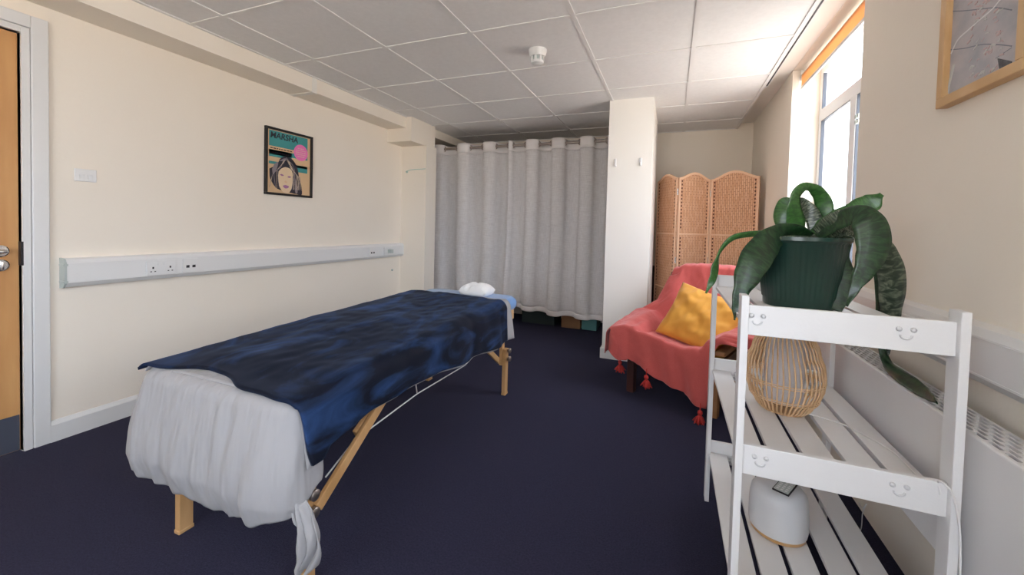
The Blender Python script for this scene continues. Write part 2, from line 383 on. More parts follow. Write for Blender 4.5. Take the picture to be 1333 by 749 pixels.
# roller blind in the window head
t = thing('roller_blind', 'orange roller blind rolled up at the top of the bright window', 'blind', (XR+.075,(W0+W1)/2,WZ1-.045))
hw = (W1-W0)/2-.012
bm = bmesh.new(); lathe(bm, [(.026,-hw+.012),(.026,hw-.012)], 24, (0,0,0), 'y'); obj('roller', bm, M['gloss'], t, smooth=True, sharp=40)
bm = bmesh.new(); bx(bm, -.029,-.0272,-hw+.02,hw-.02,-.086,0); obj('blind_fabric', bm, M['blind'], t)
bm = bmesh.new(); bx(bm, -.034,-.022,-hw+.02,hw-.02,-.105,-.085,bev=.003); obj('bottom_bar', bm, M['gloss'], t)
for s in (-1,1):
    bm = bmesh.new(); bx(bm, -.034,.034,s*hw-.004,s*hw+.004,-.035,.04,bev=.003); lathe(bm,[(.02,s*(hw-.014)),(.02,s*(hw-.004))],20,(0,0,0),'y'); obj('bracket', bm, M['steel'] if s>0 else M['gloss'], t)
bm = bmesh.new()
for dx in (-.012,.012): tube(bm, [(dx-.03,hw-.01,-.01),(dx-.03,hw-.008,-.5),(dx-.03,hw-.008,-1.0)], .0016, 6)
obj('pull_chain', bm, M['plastic'], t)
# outside: pale building across the way and low greenery under the window
t = thing('neighbouring_building', 'pale sunlit building seen faintly through the window', 'building', (7.5,9,-3))
bm = bmesh.new(); bx(bm, 0,3,-6,6,0,6.2); obj('building_wall', bm, M['facade'], t)
for k in range(4): bm = bmesh.new(); bx(bm, -.02,.02,-5+k*3,-3.8+k*3,3.2,4.9); obj('building_window', bm, M['gasket'], t)
bm = bmesh.new(); bx(bm, -.3,3.3,-6.3,6.3,6.2,6.5,bev=.02); obj('cornice', bm, M['pier'], t)
# ------------------------------------------------------------------ dado trunking
def trunk_profile(s=1): # (offset from wall, z)
    return [(0,.765),(.030,.768),(.050,.790),(.050,.888),(.038,.908),(0,.913)]
def trunking(name, wallx, sgn, y0, y1, label, cat):
    t = thing(name, label, cat, (wallx,y0,.765))
    bm = bmesh.new(); prism(bm, [(sgn*a,z-.765) for a,z in trunk_profile()], 0, y1-y0, axes='xz')
    obj('trunking_body', bm, M['plastic'], t)
    bm = bmesh.new(); bx(bm, *(sorted((0,sgn*.0515))), .0,y1-y0,.028,.031); bx(bm, *(sorted((0,sgn*.0515))), .0,y1-y0,.118,.1205)
    obj('lid_seam', bm, M['gloss'], t)
    return t
tl = trunking('dado_trunking', XL, 1, 1.047, 3.76, 'long white dado trunking running along the left wall', 'cable trunking')
bm = bmesh.new(); prism(bm, [(a*1.06,(z-.765)*1.03-.002) for a,z in trunk_profile()], -.008, 0.0, axes='xz')
for z in (.03,.115): bx(bm, .008,.054,-.012,.004,z-.004,z+.006)
obj('end_cap', bm, M['greyplastic'], tl)
trunking('dado_trunking', XR, -1, -1.5, YB, 'long white dado trunking on the window wall above the radiator', 'cable trunking')
bm = bmesh.new(); prism(bm, [(a,z) for a,z in ((PX1+.02,.765),(PX1+.55,.765),(PX1+.55,.913),(PX1+.02,.913))], YB-.045, YB, axes='xz')
tag(obj('dado_trunking', bm, M['plastic']), 'short white trunking on the back wall between pillar and screen', 'cable trunking')
def plate(name, x, y0, y1, z0, z1, label, cat, sgn=1, group=None):
    t = thing(name, label, cat, (x,(y0+y1)/2,(z0+z1)/2), group=group)
    w=(y1-y0)/2; h=(z1-z0)/2
    bm = bmesh.new(); bx(bm, *sorted((0,sgn*.009)), -w,w,-h,h, bev=.0025); obj('face_plate', bm, M['plastic'], t)
    return t, w, h
def seg_box(t, name, y0,y1,z0,z1, x0,x1, m, bev=0):
    bm = bmesh.new(); bx(bm, x0,x1,y0,y1,z0,z1,bev=bev); return obj(name, bm, m, t)
TX = XL+.050
t,w,h = plate('double_socket', TX, 1.372,1.518,.792,.878, 'white double power socket on the left trunking near the door', 'power socket')
for s in (-1,1):
    bm = bmesh.new(); c = s*.043
    bx(bm, .009,.0096,c-.004,c+.004,-.004,.008); bx(bm,.009,.0096,c-.014,c-.006,-.022,-.017); bx(bm,.009,.0096,c+.006,c+.014,-.022,-.017)
    obj('pin_holes', bm, M['dark'], t)
    seg_box(t, 'rocker_switch', s*.014-.006,s*.014+.006,.014,.032,.0088,.0125,M['plastic'],.001)
t,w,h = plate('data_outlet', TX, 1.556,1.642,.792,.878, 'white data outlet with two dark ports, right of the double socket', 'data outlet')
for s in (-1,1): seg_box(t,'port', s*.017-.009,s*.017+.009,-.012,.004,.0088,.0096,M['dark'])
t,w,h = plate('data_outlet', TX, 3.20,3.29,.792,.878, 'small white data outlet at the far end of the left trunking', 'data outlet')
for s in (-1,1): seg_box(t,'port', s*.017-.009,s*.017+.009,-.012,.004,.0088,.0096,M['dark'])
t,w,h = plate('single_socket', TX, 3.42,3.56,.792,.878, 'white socket with a plug in it at the trunking end by the pilaster', 'power socket')
bm = bmesh.new(); bx(bm,.009,.05,-.02,.03,-.02,.02,bev=.006); obj('plug_top', bm, M['greyplastic'], t)
t,w,h = plate('blank_plate', XR-.050, 1.60,1.69,.80,.88, 'white blanking plate on the window wall trunking behind the shelf rail', 'wall plate', -1)
for s in (-1,1): seg_box(t,'screw_cap', s*.03-.003,s*.03+.003,-.003,.003,-.0098,-.0088,M['greyplastic'])
t,w,h = plate('light_switch', XL, 1.093,1.178,1.305,1.369, 'white double light switch on the left wall beside the door', 'light switch')
for s in (-1,1):
    seg_box(t,'rocker_switch', s*.016-.009,s*.016+.009,-.02,.004,.0088,.0135,M['plastic'],.0015)
bm = bmesh.new(); lathe(bm, [(.004,0),(.004,.004)],10,(XL,3.62,.62),'x'); lathe(bm, [(.010,.0),(.010,.012),(.006,.016)],14,(XL,3.62,.62),'x')
tag(obj('wall_bumper', bm, M['greyplastic'], smooth=True, sharp=40), 'tiny grey round stud low on the left wall near the pilaster', 'wall stud')
# ------------------------------------------------------------------ poster
t = thing('framed_poster', 'black framed poster headed MARSHA in teal, cream and pink on the left wall', 'poster', (XL,2.331,1.579))
PW, PH = .211, .254     # half sizes
bm = bmesh.new()
for q in ((-PW,PW,PH-.017,PH),(-PW,PW,-PH,-PH+.017),(-PW,-PW+.017,-PH+.017,PH-.017),(PW-.017,PW,-PH+.017,PH-.017)): bx(bm, 0,.022,*q,bev=.002)
obj('poster_frame', bm, M['black'], t)
cream = flat('poster_cream',(.72,.50,.29)); teal = flat('poster_teal',(.055,.30,.30)); pink = flat('poster_pink',(.86,.20,.50)); ink = flat('poster_ink',(.03,.025,.04)); mauve = flat('poster_mauve',(.40,.17,.36)); grey = flat('poster_grey',(.27,.23,.25)); palec = flat('poster_pale',(.80,.62,.42)); skin = flat('poster_tan',(.76,.52,.33))
box_p = lambda n,y0,y1,z0,z1,x1,m: seg_box(t,n,y0,y1,z0,z1,.003,x1,m)
box_p('poster_print', -PW+.015,PW-.015,-PH+.015,PH-.015,.006,cream)
bm = bmesh.new()
for z0,z1 in ((.115,.232),(.052,.088),(-.02,.0)): bx(bm, .0058,.0064,-.176,.168,z0,z1)
bx(bm,.0058,.0064,.05,.168,-.055,.0); bx(bm,.0058,.0064,-.176,.02,.035,.088)
obj('teal_stripes', bm, teal, t)
bm = text_mesh('MARSHA', .062, 1.0, .12)
for v in bm.verts: v.co = Vector((.0068+v.co.z*.3, v.co.x-.168, v.co.y+.178))
obj('poster_title', bm, ink, t)
bm = bmesh.new(); lathe(bm, [(.0001,.0064),(.066,.0064),(.066,.0070),(.0001,.0070)], 40, (0,.104,.105),'x'); obj('pink_circle', bm, pink, t)
bm = bmesh.new()
for k,(a,b) in enumerate(((-.03,.03),(-.045,.045),(-.05,.05),(-.048,.046),(-.03,.035))):
    y = .104+a
    while y < .104+b:
        l = random.uniform(.008,.016); bx(bm,.0070,.0073,y,min(y+l,.104+b),.135-k*.016,.140-k*.016); y += l+.004
obj('circle_small_print', bm, palec, t)
bm = bmesh.new(); y = -.165
while y < .02:
    l = random.uniform(.012,.03); bx(bm,.0064,.0067,y,y+l,.096,.104); y += l+.006
obj('small_print', bm, ink, t); bm = bmesh.new()
y = -.16
while y < .0:
    l = random.uniform(.008,.02); bx(bm,.0066,.0069,y,y+l,.064,.070); y += l+.005
obj('small_print', bm, ink, t)
def blob(pts, x, m, nm, n=6):
    cp = catmull([(0,a,b) for a,b in pts]+[(0,*pts[0])], n)[:-1]
    bm = bmesh.new(); prism(bm, [(p.y,p.z) for p in cp], x-.0004, x, axes='yz')
    for v in bm.verts: pass
    return bm
def portrait(nm, pts, x, m):
    cp = catmull([(0,a,b) for a,b in pts]+[(0,*pts[0])], 6)[:-1]
    bm = bmesh.new(); vs = [bm.verts.new((x,p.y,p.z)) for p in cp]; c = bm.verts.new((x,sum(p.y for p in cp)/len(cp),sum(p.z for p in cp)/len(cp)))
    for i in range(len(vs)): bm.faces.new((vs[i],vs[(i+1)%len(vs)],c))
    r = bmesh.ops.extrude_face_region(bm, geom=bm.faces[:]); 
    for v in r['geom']:
        if isinstance(v, bmesh.types.BMVert): v.co.x -= .0006
    return obj(nm, bm, m, t)
portrait('hair_print', [(-.172,-.06),(-.165,-.13),(-.13,-.185),(-.09,-.21),(0,-.225),(.06,-.232),(.115,-.232),(.11,-.16),(.09,-.10),(.07,-.02),(.03,.035),(-.03,.055),(-.08,.03),(-.11,-.02)], .0074, ink)
portrait('face_print', [(-.095,-.07),(-.10,-.13),(-.085,-.19),(-.05,-.228),(-.01,-.232),(.02,-.19),(.03,-.12),(.02,-.05),(-.03,-.03),(-.07,-.045)], .0080, palec)
for pts in ([(-.15,-.06),(-.13,-.02),(-.1,.0),(-.11,-.05),(-.14,-.1)], [(-.02,.03),(.03,.0),(.05,-.06),(.04,-.02),(.0,.02)], [(.05,-.1),(.07,-.16),(.075,-.22),(.055,-.22),(.05,-.16)], [(-.09,.01),(-.05,.035),(-.02,.035),(-.05,.015)]):
    portrait('hair_highlight_print', pts, .0079, grey)
for k in range(46):
    a0 = random.uniform(0,1); yb = lerp(-.155,.10,a0); xx_ = -.03+(yb+.03)*.35
    zt_ = .05-abs(yb+.03)*.7
    stp = [(.0081,xx_+random.uniform(-.01,.01),zt_),(.0081,(xx_+yb)/2+.02*(1 if yb>-.03 else -1),zt_-.05),(.0081,yb,-.10+random.uniform(-.02,.02)),(.0081,yb+random.uniform(-.02,.02),-.20)]
    if -.10 < yb < .03: stp = stp[:2]
    bm = bmesh.new(); tube(bm, catmull(stp,5), random.uniform(.0008,.0018), 4)
    for v in bm.verts: v.co.x = .0080+(v.co.x-.0081)*.1; v.co.y = max(-.185,min(.17,v.co.y)); v.co.z = max(-.235,v.co.z)
    obj('hair_strand_print', bm, grey if k%3 else palec, t)
portrait('eye_print', [(-.085,-.095),(-.07,-.088),(-.05,-.097),(-.068,-.102)], .0084, mauve)
portrait('eye_print', [(-.02,-.105),(-.005,-.096),(.015,-.102),(-.003,-.110)], .0084, mauve)
portrait('nose_print', [(-.045,-.145),(-.035,-.135),(-.02,-.148),(-.034,-.154)], .0084, skin)
portrait('lips_print', [(-.06,-.178),(-.035,-.17),(-.005,-.178),(-.015,-.192),(-.04,-.196)], .0084, mauve)
# ------------------------------------------------------------------ painting on the window wall
t = thing('framed_painting', 'light oak framed grey and pink abstract painting on the window wall', 'painting', (XR,1.515,.0))
pa = nmat('abstract_paint', (.36,.37,.41), .5, col2=(.54,.49,.50), scale=9, detail=6, stretch=(1,1,1.4))
y0,y1,z0,z1 = -.222,.110,1.52,2.05; f = .028
bm = bmesh.new()
for q in ((y0,y1,z0,z0+f),(y0,y1,z1-f,z1),(y0,y0+f,z0+f,z1-f),(y1-f,y1,z0+f,z1-f)): bx(bm, -.030,0,*q,bev=.002)
obj('painting_frame', bm, M['framewood'], t)
bm = bmesh.new(); bx(bm,-.014,-.004,y0+.02,y1-.02,z0+.02,z1-.02); obj('canvas', bm, pa, t)
def stroke(nm, pts, r, m):
    bm = bmesh.new(); tube(bm, catmull([(-.0145,a,b) for a,b in pts],8), r, 6)
    for v in bm.verts: v.co.x = -.0145+(v.co.x+.0145)*.25
    return obj(nm, bm, m, t)
pw = flat('paint_white',(.74,.74,.74)); pd = flat('paint_slate',(.20,.21,.25)); pp = flat('paint_pink',(.56,.42,.42)); pg = flat('paint_pale',(.56,.57,.55))
pbm = nmat('paint_charcoal',(.06,.06,.07),.6,col2=(.14,.14,.15),scale=40)
def cv(px,py):
    q = at(px,py,0,XR-.0145); return (q.y-1.515, q.z)
def line(nm, pp_, r, m): stroke(nm, [cv(*p) for p in pp_], r, m)
line('white_stroke', [(1238,70),(1247,52),(1262,38),(1278,24),(1292,12),(1303,-2),(1316,-22)], .0028, pw)
line('pale_stroke', [(1233,122),(1236,108),(1240,92),(1242,84)], .006, pg)
line('dark_stroke', [(1233,15),(1255,14),(1275,12),(1297,10),(1317,13)], .0015, pd)
line('dark_stroke', [(1236,65),(1255,63),(1278,58),(1298,58),(1317,60)], .0015, pd)
line('dark_stroke', [(1296,76),(1305,70),(1317,62)], .001, pd)
for k in range(60):
    a = random.uniform(1258,1302); b = random.uniform(4,118-(a-1240)*.45)
    line('pink_dab' if k%3 else 'pale_dab', [(a,b),(a+random.uniform(1,4),b-random.uniform(1,5)),(a+random.uniform(3,7),b-random.uniform(0,7))], random.uniform(.0012,.0035), pp if k%3 else pg)
bm = bmesh.new(); prism(bm, [cv(1299,76),cv(1317,80),cv(1317,92),cv(1303,98)], -.0155,-.0140, axes='yz'); obj('dark_patch', bm, pbm, t)
# ------------------------------------------------------------------ smoke detector
sd = at(700,66,2,CZ)
t = thing('smoke_detector', 'white round smoke detector on a ceiling tile', 'smoke detector', (sd.x,sd.y,CZ+.004)); t.scale = (1.12,1.12,1.5)
bm = bmesh.new(); lathe(bm, [(.0001,0),(.05,0),(.05,-.008),(.046,-.022),(.043,-.03),(.0001,-.03)],32); obj('base', bm, M['plastic'], t, smooth=True, sharp=35)
bm = bmesh.new(); lathe(bm, [(.0001,-.028),(.030,-.028),(.030,-.045),(.0001,-.045)],32); obj('vent_core', bm, M['greyplastic'], t, smooth=True, sharp=35)
bm = bmesh.new()
for k in range(8):
    a = 2*PI*k/8; beam(bm, (.036*math.cos(a),.036*math.sin(a),-.027),(.034*math.cos(a),.034*math.sin(a),-.05),.011,.006,up=(math.cos(a),math.sin(a),0))
obj('vent_ribs', bm, M['plastic'], t)
bm = bmesh.new(); lathe(bm, [(.0001,-.046),(.036,-.046),(.034,-.055),(.022,-.061),(.0001,-.062)],32); obj('cap', bm, M['plastic'], t, smooth=True, sharp=35)
# ------------------------------------------------------------------ hooks
for k,(px,py) in enumerate(((801,212),(834,211))):
    p = at(px,py,1,PY0)
    t = thing('wall_hook', ('left' if k==0 else 'right')+'-hand one of two white hooks on the white pillar', 'hook', (p.x,PY0,p.z), group='white hooks on the pillar')
    bm = bmesh.new(); bx(bm,-.011,.011,-.006,0,-.035,.035,bev=.004); obj('back_plate', bm, M['plastic'], t, smooth=True, sharp=50)
    bm = bmesh.new(); tube(bm, catmull([(0,-.004,-.012),(0,-.016,-.026),(0,-.026,-.020),(0,-.028,-.006)],5), .0045, 10); obj('hook_arm', bm, M['plastic'], t, smooth=True)
p = at(530,224,1,3.76)
bm = bmesh.new(); tube(bm, catmull([(p.x,3.76,p.z),(p.x,3.74,p.z+.002),(p.x+.05,3.725,p.z+.012),(p.x+.10,3.722,p.z+.018),(-2.505,3.735,p.z+.024)],6), .004, 8); lathe(bm,[(.013,0),(.013,-.008)],16,(p.x,3.76,p.z),'y')
tag(obj('wall_bracket', bm, nmat('pale_green_metal',(.45,.60,.55),.35), smooth=True, sharp=40), 'thin pale green tie-back arm on the pilaster beside the curtain', 'bracket')
bm = bmesh.new(); tube(bm, [(-2.76,4.13,.0),(-2.76,4.13,CZ)], .016, 14); tag(obj('heating_pipe', bm, M['wall'], smooth=True), 'cream painted vertical pipe behind the left end of the curtain', 'pipe')
# ------------------------------------------------------------------ curtain rod and curtains
CYY = 4.22; RZ = CAMZ+.885+.05
rod_z = at(690,188.5,1,CYY).z
t = thing('curtain_rod', 'dark bronze curtain rod between the pilaster and the pillar', 'curtain rod', (-1.68,CYY,rod_z))
bm = bmesh.new(); tube(bm, [(-1.14,0,0),(1.145,0,0)], .015, 16); obj('pole', bm, M['rod'], t, smooth=True, sharp=50)
for s in (-1,1):
    bm = bmesh.new(); lathe(bm, [(.026,s*1.146),(.026,s*1.128),(.018,s*1.115)],20,(0,0,0),'x'); obj('end_bracket', bm, M['greyplastic'] if s<0 else M['rod'], t, smooth=True, sharp=40)
def curtain(px_front, x0, x1, label, hem):
    """eyelet curtain: the cloth stands in front of the rod at the given x and behind it between"""
    fr = [at(p,188,1,CYY).x for p in px_front]
    def phase(x):
        # piecewise: front crest = 0 mod 2pi
        if x <= fr[0]: return (x-fr[0])/(fr[1]-fr[0])*2*PI
        for k,(a,b) in enumerate(zip(fr,fr[1:])):
            if x <= b: return (k+(x-a)/(b-a))*2*PI
        return (len(fr)-1+(x-fr[-1])/(fr[-1]-fr[-2]))*2*PI
    ztop = rod_z+.045
    def f(u,v):
        x = lerp(x0,x1,u); z = lerp(ztop,hem(x),v)
        ph = phase(x); w = math.cos(ph); A = .068*(1-.2*v)
        w = math.copysign(abs(w)**.75, w) - .22
        y = CYY-A*w + .012*nz(x*3, v*2.5, 3)*v*2
        xx = x + .018*math.sin(2*ph)*(1-.6*v) + .03*nz(x*2+9, v*1.7)*v
        if v < .03: z += .006*w
        return Vector((xx,y,z))
    t = thing('curtain', label, 'curtain', ((x0+x1)/2,CYY,0), group='linen eyelet curtains')
    off = Vector(((x0+x1)/2,CYY,0))
    n = int((x1-x0)*130)
    o = obj('curtain_cloth', grid(lambda u,v: f(u,v*.948+.052*1)-off if False else f(u,lerp(.055,.972,v))-off, n, 60), M['linen'], t, smooth='open'); solid(o,.003,0)
    o = obj('header_band', grid(lambda u,v: f(u,lerp(0,.056,v))-off-Vector((0,.001,0)), n, 3), M['header'], t, smooth='open'); solid(o,.005,0)
    o = obj('hem_band', grid(lambda u,v: f(u,lerp(.971,1,v))-off-Vector((0,.001,0)), n, 3), M['header'], t, smooth='open'); solid(o,.005,0)
    # eyelets where the cloth crosses the rod
    xs = [];
    for a,b in zip(fr,fr[1:]): xs += [a+(b-a)*.25, a+(b-a)*.75]
    for x in xs:
        if not (x0 < x < x1): continue
        s = 1 if math.sin(phase(x))>0 else -1
        bm = bmesh.new()
        pts = [Vector((.006*s*math.cos(0),0,0))+Vector((.0,.0,0)) for _ in range(1)]
        ring = [Vector((0,.027*math.cos(a),.027*math.sin(a))) for a in [2*PI*k/18 for k in range(18)]]
        rm = Matrix.Rotation(s*.9,3,'Z')
        tube(bm, [rm@q for q in ring], .006, 8, closed=True)
        for v in bm.verts: v.co += Vector((x,CYY,rod_z))-off
        obj('eyelet', bm, M['rod'], t, smooth=True)
    return t
curtain([571,604.5,638,671], at(561,188,1,CYY).x, at(664,188,1,CYY).x, 'left-hand pale linen curtain with metal eyelets', lambda x: interp(x,[(-2.75,.13),(-2.2,.15),(-1.7,.19)]))
curtain([660,693.5,727,765,800], at(662.5,188,1,CYY).x, PX0-.03, 'right-hand pale linen curtain with metal eyelets, beside the pillar', lambda x: interp(x,[(-1.75,.22),(-1.4,.20),(-1.1,.175),(-.6,.165)]))
bm = bmesh.new(); tube(bm, catmull([(-2.70,4.12,rod_z-.02),(-2.69,4.10,1.5),(-2.72,4.09,1.0),(-2.735,4.08,.6)],8), .004, 6)
tag(obj('pull_cord', bm, M['cord']), 'thin white cord hanging at the left edge of the curtain', 'cord')
# storage seen under the hem
def carton(name, x0,x1,y0,y1,h, m, label, cat, lid=True):
    t = thing(name, label, cat, ((x0+x1)/2,(y0+y1)/2,0)); w=(x1-x0)/2; d=(y1-y0)/2
    bm = bmesh.new(); bx(bm,-w,w,-d,d,0,h*.84,bev=.006); obj('body', bm, m, t)
    bm = bmesh.new(); bx(bm,-w-.006,w+.006,-d-.006,d+.006,h*.84,h,bev=.006); obj('lid', bm, m, t)
    return t
carton('storage_box', -1.13,-.915,4.45,4.78,.30, M['box'], 'brown cardboard box on the floor behind the curtain hem', 'box')
carton('storage_box', -.90,-.735,4.46,4.74,.26, M['teal'], 'teal storage box beside the brown box under the curtain', 'box')
carton('storage_box', -1.62,-1.22,4.48,4.80,.28, nmat('dark_teal_crate',(.02,.035,.035),.6), 'dark crate left of the brown box under the curtain', 'box')
bm = bmesh.new(); bx(bm,-2.75,-1.9,4.55,4.85,1.93,1.97); 
t = thing('storage_shelf', 'dark wooden shelf top showing above the curtain at the far left', 'shelf', (-2.33,4.6,0))
box('shelf_board', (-.42,.42,-.15,.25,1.90,1.93), M['darkwood'], t, bev=.002)
for sx in (-.40,.40):
    for sy in (-.13,.23): box('upright', (sx-.015,sx+.015,sy-.015,sy+.015,0,1.90), M['darkwood'], t)
bm.free()
# dark case standing between pillar and screen
t = thing('suitcase', 'dark maroon case standing in the gap between pillar and folding screen', 'case', (-.20,4.62,0))
bm = bmesh.new(); bx(bm,-.20,.10,-.10,.12,.03,.74,bev=.03); obj('case_body', bm, M['maroon'], t, smooth=True, sharp=50)
bm = bmesh.new(); tube(bm, catmull([(-.11,0,.73),(-.11,0,.80),(-.10,0,.825),(.0,0,.825),(.01,0,.80),(.01,0,.73)],5), .008, 8); obj('case_handle', bm, M['black'], t, smooth=True)
for sx in (-.15,.05): bm = bmesh.new(); lathe(bm, [(.03,-.012),(.03,.012)],16,(sx,0,.03),'x'); obj('wheel', bm, M['black'], t)
# ------------------------------------------------------------------ folding screen
sp = [(-.150,4.50),(.041,4.152),(.338,4.387),(.722,4.152)]
scr = thing('folding_screen', 'tan woven three-panel folding screen with arched tops in the back corner', 'folding screen', (.041,4.152,0))
H0 = CAMZ+.505
def panel(a, b, hump):
    a = Vector((*a,0)); b = Vector((*b,0)); d = b-a; W = d.length; ang = math.atan2(d.y,d.x)
    base = a-Vector((.041,4.152,0))
    p = bpy.data.objects.new('panel', None); C.objects.link(p); p.parent = scr; p.location = base; p.rotation_euler = (0,0,ang)
    g = .008; fw = .020
    def top(x):
        s = (x-g)/(W-2*g); s = min(max(s,0),1)
        return H0 + hump*(.5-.5*math.cos(2*PI*s))**.8
    bm = bmesh.new()
    bx(bm, g,g+fw,-.011,.011,0,H0+.002,bev=.003); bx(bm, W-g-fw,W-g,-.011,.011,0,H0+.002,bev=.003)
    n = 26; xs = [g+(W-2*g)*k/n for k in range(n+1)]
    for x_a,x_b in zip(xs,xs[1:]):
        za,zb = top(x_a),top(x_b)
        prism(bm, [(x_a,za-.022),(x_b,zb-.022),(x_b,zb),(x_a,za)], -.011,.011, axes='xz')
    bx(bm, g,W-g,-.008,.008,.05,.07); 
    bmesh.ops.remove_doubles(bm, verts=bm.verts[:], dist=.0003)
    fr = obj('panel_frame', bm, M['screenframe'], p)
    bm = bmesh.new()
    bm.free()
    for z in (.56,1.10): bm = bmesh.new(); bx(bm, g+.01,W-g-.01,-.0125,.0125,z-.008,z+.008,bev=.003); obj('cross_bar', bm, M['screenframe'], p)
    bm = bmesh.new()
    for x_a,x_b in zip(xs,xs[1:]): 
        prism(bm, [(x_a,.07),(x_b,.07),(x_b,top(x_b)-.018),(x_a,top(x_a)-.018)], -.005,.005, axes='xz')
    bmesh.ops.remove_doubles(bm, verts=bm.verts[:], dist=.0003)
    obj('woven_infill', bm, M['weave'], p)
    bm = bmesh.new()
    for x in (g+fw+.014, W-g-fw-.014):
        z = .10
        while z < top(x)-.04:
            if abs(z-.56)>.03 and abs(z-1.10)>.03: bx(bm, x-.006,x+.006,-.0062,.0062,z,z+.017)
            z += .034
    obj('lacing_holes', bm, M['lacing'], p, kind='stuff')  # dark colour gives these blocks the shade of open lacing holes
    return p
for k in range(3): panel(sp[k], sp[k+1], (.055,.06,.07)[k])
for (x,y) in sp[1:3]:
    for z in (.3,.85,1.5):
        bm = bmesh.new(); lathe(bm, [(.006,-.03),(.006,.03)],10,(x-.041,y-4.152-.012,z)); obj('hinge', bm, M['steel'], scr)
# ------------------------------------------------------------------ radiator
RX0, RX1 = .612, .712
t = thing('radiator', 'long white panel radiator with a slotted top grille under the window', 'radiator', (RX0,1.2,.38))
bm = bmesh.new(); bx(bm, 0,.012,-2.4,2.0,0,.33,bev=.004); obj('front_panel', bm, M['rad'], t)
bm = bmesh.new(); bx(bm, .086,.10,-2.4,2.0,0,.325,bev=.004); obj('rear_panel', bm, M['rad'], t)
for y in (-2.4,1.994): box('side_panel', (.002,.098,y,y+.006,.005,.325), M['rad'], t)
box('inner_fins', (.03,.07,-2.38,1.98,.02,.30), M['rad'], t)
bm = bmesh.new(); gz0, gz1 = .3225,.3275     # grille: rows of slots
nr = 6; xs0, xs1 = .012,.088; pitch = (xs1-xs0)/nr
for k in range(nr+1): x = xs0+pitch*k; bx(bm, x-.0022,x+.0022,-2.4,2.0,gz0,gz1)
for k in range(nr):
    y = -2.4 + (.0225 if k%2 else 0)
    while y < 2.0: bx(bm, xs0+pitch*k,xs0+pitch*(k+1),y,y+.010,gz0+.0004,gz1-.0004); y += .045
obj('top_grille', bm, M['rad'], t)
box('grille_shade', (.013,.085,-2.39,1.99,.300,.304), M['dark'], t)  # dark sheet painting the shade inside the radiator below the slots
bm = bmesh.new()
for y in (-2.2,0,1.8): bx(bm, .10,.151,y-.02,y+.02,.05,.28)
obj('wall_bracket', bm, M['rad'], t)
bm = bmesh.new(); tube(bm, [(.05,2.0,.03),(.05,2.05,.03),(.05,2.05,-.38)], .0075, 10); obj('inlet_pipe', bm, M['gloss'], t, smooth=True)
# ------------------------------------------------------------------ slatted stand
SX0, SX1, SY0, SY1 = .166, .588, 1.130, 1.895
SH = .975
t = thing('slatted_shelf_stand', 'white painted three-tier slatted plant stand beside the radiator', 'shelf stand', ((SX0+SX1)/2,(SY0+SY1)/2,0))
o3 = Vector(((SX0+SX1)/2,(SY0+SY1)/2,0))
def ob(name, dims, m=None, bev=.0015, parent=t, off=None):
    off = o3 if off is None else off
    return box(name, (dims[0]-off.x,dims[1]-off.x,dims[2]-off.y,dims[3]-off.y,dims[4],dims[5]), m or M['whitewood'], parent, bev=bev)
PT, PD = .017, .044
for x in (SX0,SX1-PT):
    for y in (SY0,SY1-PD): ob('post', (x,x+PT,y,y+PD,0,SH))
levels = (.205,.555,.905)
rails = []
for z in levels:
    for y in (SY0+.012,SY1-.027):
        r_ = ob('end_rail', (SX0+PT,SX1-PT,y,y+.015,z-.028,z+.046)); rails.append((r_,y,z))
    for k in range(5):
        x = SX0+.010+k*.0815; w_ = .0685
        if k >= 3: x += .012
        ob('slat', (x,min(x+w_,SX1-.003) if k==4 else x+w_,SY0+.028,SY1-.028,z-.011,z+.001))
    for y in (SY0+.03,SY1-.05): ob('batten', (SX0+PT,SX1-PT,y,y+.02,z-.028,z-.0115))
# little smiling faces pressed on the near rails
def smiley(rail, x, z, m=nmat('pressed_white_mark',(.60,.60,.61),.5)):
    bm = bmesh.new(); yy = SY0+.012
    for dx in (-.0125,.0125): lathe(bm, [(.0055,0),(.0055,-.003),(.004,-.0050),(.0001,-.006)],12,(x+dx,yy,z+.011),'y')
    pts = [(x+.010*math.cos(a),yy-.001,z-.002+.009*math.sin(a)) for a in [PI+PI*k/8 for k in range(9)]]
    tube(bm, pts, .0022, 6)
    for v in bm.verts: v.co -= o3
    obj('smiley_face', bm, m, rail, smooth=True)
for (r_,y,z) in rails:
    if y < SY0+.05 and z > .3:
        for x in ((.203,.487) if z>.8 else (.222,.490)): smiley(r_, x, z+.010)
# ------------------------------------------------------------------ wicker lamp
lx, ly, lz = .357, 1.545, .556
t = thing('wicker_lamp', 'gourd-shaped wicker table lamp with white inner shade on the middle tier', 'lamp', (lx,ly,lz))
lp = [(0,.060),(.018,.078),(.05,.096),(.085,.106),(.115,.109),(.15,.105),(.20,.091),(.25,.073),(.29,.060),(.325,.053)]
def lr(z): return interp(z, lp)
zs = [.325*k/24 for k in range(25)]
bm = bmesh.new(); n = 44
for k in range(n):
    a = 2*PI*k/n; tw = .10
    tube(bm, [(lr(z)*math.cos(a+tw*math.sin(z*16)*.6),lr(z)*math.sin(a+tw*math.sin(z*16)*.6),z+.003) for z in zs], .0026, 5)
obj('wicker_rib', bm, M['wicker'], t, smooth=True)
for z,rr in ((.004,.0035),(.045,.0016),(.052,.0016),(.098,.0016),(.105,.0016),(.325,.004)):
    bm = bmesh.new(); R = lr(z)+.001
    tube(bm, [(R*math.cos(2*PI*k/40),R*math.sin(2*PI*k/40),z+.002+(.0006 if k%2 else -.0006)) for k in range(40)], rr, 6, closed=True); obj('wicker_ring', bm, M['wicker'], t, smooth=True)
